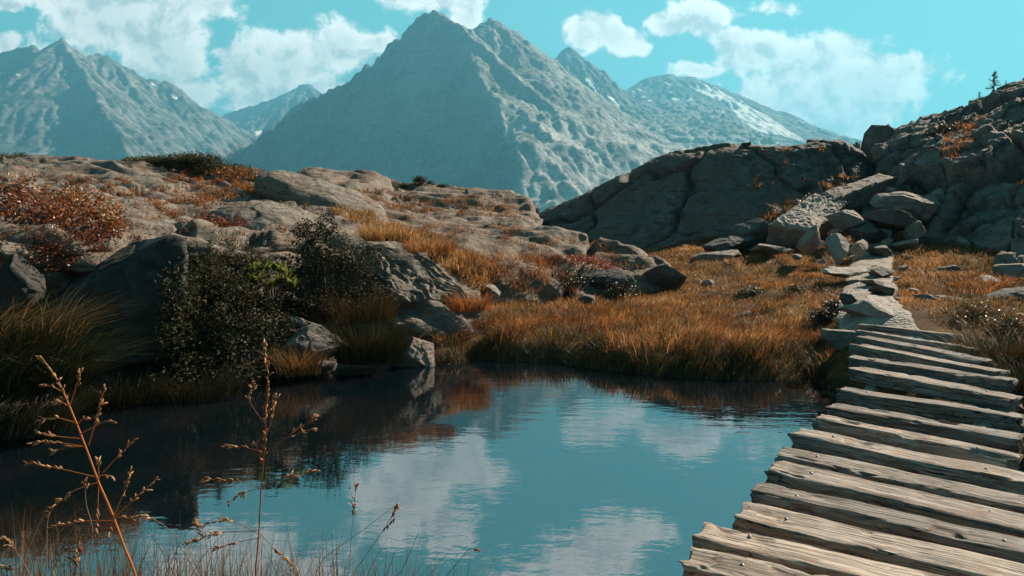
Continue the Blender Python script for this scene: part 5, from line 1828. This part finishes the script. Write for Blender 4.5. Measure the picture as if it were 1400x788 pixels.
GS = 'dry grass stalks on the near shore'
OC = (.55, .22, .075)
stalk('tall orange seed stalk leaning left, largest on the near shore', 1.75,
      [(186, 790), (170, 748), (156, 710), (146, 685), (135, 660), (117, 611), (96, 558), (78, 519), (56, 490)],
      [[(94, 556), (74, 551)], [(103, 578), (76, 572), (49, 577)], [(117, 611), (76, 606), (35, 608)], [(117, 611), (98, 610), (82, 614)], [(129, 652), (85, 640), (41, 628)],
       [(121, 609), (130, 575), (139, 531)], [(105, 582), (119, 572)], [(96, 554), (104, 530), (111, 509)], [(135, 655), (137, 628)], [(135, 652), (154, 652)], [(141, 646), (165, 622), (193, 597)],
       [(154, 710), (178, 688), (207, 660)], [(154, 710), (168, 675), (178, 644)], [(154, 712), (108, 715), (59, 727)], [(133, 660), (100, 672), (70, 699)], [(135, 660), (133, 700), (129, 732)],
       [(154, 710), (180, 708)], [(155, 711), (149, 732)], [(88, 538), (58, 526)], [(109, 594), (140, 578), (155, 575)], [(112, 600), (80, 596), (62, 590)]],
      OC, .0034, 1, .22, 6, GS)
stalk('upright red brown seed stalk in front of the pond middle', 1.85,
      [(350, 792), (352, 752), (354, 726), (357, 668), (361, 618), (364, 564), (366, 514), (363, 472)],
      [[(360, 578), (340, 547), (344, 527)], [(359, 618), (337, 612), (304, 608)], [(367, 616), (400, 593), (433, 570)], [(390, 600), (412, 592), (426, 590)], [(356, 668), (325, 658), (275, 655)],
       [(356, 668), (333, 674), (312, 688)], [(357, 666), (395, 652), (430, 645)], [(352, 730), (312, 712), (270, 722)], [(356, 730), (375, 751), (408, 782)], [(352, 736), (322, 742), (296, 749)], [(362, 600), (368, 580), (370, 548)], [(359, 640), (352, 612), (351, 606)], [(353, 726), (300, 728), (268, 738)]],
      (.33, .12, .06), .0026, 2, .45, 6, GS)
for i, (lab, Yk, st, brs, hd) in enumerate((
    ('thin pale stalk bending far right over the water', 1.9, [(430, 800), (440, 768), (458, 752), (500, 722), (540, 692)], [[(536, 696), (540, 706), (528, 718)]], .0),
    ('thin straight stalk crossing the bending one', 1.95, [(478, 800), (500, 760), (529, 718), (541, 694)], [[(529, 718), (536, 707), (541, 700)]], .15),
    ('upright fine stalk with a feathery tip', 2.0, [(476, 800), (478, 768), (482, 715), (487, 664)], [], .25),
    ('short dark upright stalk between the fine ones', 2.0, [(441, 800), (441, 764), (441, 724)], [], 0),
    ('thin dark stalk leaning right beyond the feathery tip', 1.95, [(540, 800), (549, 780), (562, 752), (572, 728)], [], 0),
    ('short dark stalk leaning right before the pond reflections', 1.95, [(528, 800), (535, 770), (541, 752)], [], 0),
    ('rightmost pale stalk with a nodding tip', 1.9, [(600, 800), (612, 786), (630, 764), (641, 752), (650, 752)], [], .1),
    ('drooping seed stalk at the left corner of the near shore', 1.7, [(46, 800), (39, 782), (24, 757), (10, 740), (-4, 734)], [[(24, 757), (20, 742), (8, 742)], [(34, 772), (20, 778), (6, 766)]], .4),
    ('grey stalk curving up behind the tall orange one', 1.8, [(66, 800), (64, 750), (65, 714), (72, 694), (84, 680)], [], 0),
    ('arching brown stalk between the two tall ones', 1.85, [(280, 800), (268, 765), (242, 734), (219, 715), (195, 705)], [[(219, 715), (205, 705), (196, 704)]], .2),
    ('pale tufted stalk left of the upright red brown one', 1.9, [(290, 800), (286, 760), (279, 735), (268, 716)], [[(279, 735), (274, 722), (268, 714)], [(283, 748), (270, 738), (262, 736)]], .3),
    ('short seed stalk at the foot of the tall orange one', 1.75, [(104, 800), (105, 775), (107, 750)], [[(105, 775), (99, 762)]], .5),
    ('grey bent stalk hanging below the orange stalk joint', 1.8, [(118, 800), (124, 760), (126, 720), (118, 690), (116, 660)], [], .1),
)):
    stalk(lab, Yk, st, brs, (.30, .20, .13) if i % 2 else (.36, .27, .19), .0013, 10 + i, hd, 5, GS)

rg = np.random.default_rng(77)
n = 4600
px = rg.uniform(-60, 700, n)
px = px[rg.random(n) < np.interp(px, [-60, 150, 420, 560, 700], [1, .95, .8, .4, .05])]
n = len(px)
Yb = rg.uniform(1.75, 2.55, n)
xb = (px - CX) / F_PX * Yb
zb = ground_z(xb, Yb)
top_py = 806 - 120 * rg.random(n) ** 2.2 * np.interp(px, [0, 330, 560, 700], [1.1, 1, .7, .4])
ztop = np.array([at(a, b, c)[2] for a, b, c in zip(px, top_py, Yb)])
hb = np.maximum(ztop - zb, .06)
near = blades('near_grass', rg, np.stack([xb, Yb, zb - .02], 1), hb, rg.uniform(.0016, .0040, n), rg.uniform(.02, .8, n) ** 1.5, pick(rg, np.concatenate([STRAWC * .7, ORANGE[3:], GREENB]), n), mat=STRAW)
tag(near, 'dry reddish grass along the near shore at the bottom of the view', 'grass', kind='stuff')

# signpost at the right edge on the cliff
b = at(1409, 118, 22.3)
hit = cast_down(b[0], b[1])
if hit is not None:
    b = hit[0]
sg = empty('trail_sign', b)
tag(sg, 'wooden trail signpost on the cliff top at the right edge', 'signpost')
zt = at(1398, 100, 22.3)[2] - b[2]
v, f = tube([(0, 0, -.3), (0, 0, zt * .5), (0, 0, zt + .35)], .05, 10)
mesh_np('post', v, f, TIMBER, sg)
bm = bmesh.new()
bmesh.ops.create_cube(bm, size=1)
bmesh.ops.scale(bm, vec=(.62, .035, .3), verts=bm.verts)
bmesh.ops.bevel(bm, geom=bm.edges[:], offset=.01, segments=2, affect='EDGES')
me = bpy.data.meshes.new('board')
bm.to_mesh(me)
bm.free()
me.materials.append(TIMBER)
o = bpy.data.objects.new('board', me)
COL.objects.link(o)
o.parent = sg
o.location = (0, -.07, zt)
o.rotation_euler = (0, R(12), R(12))
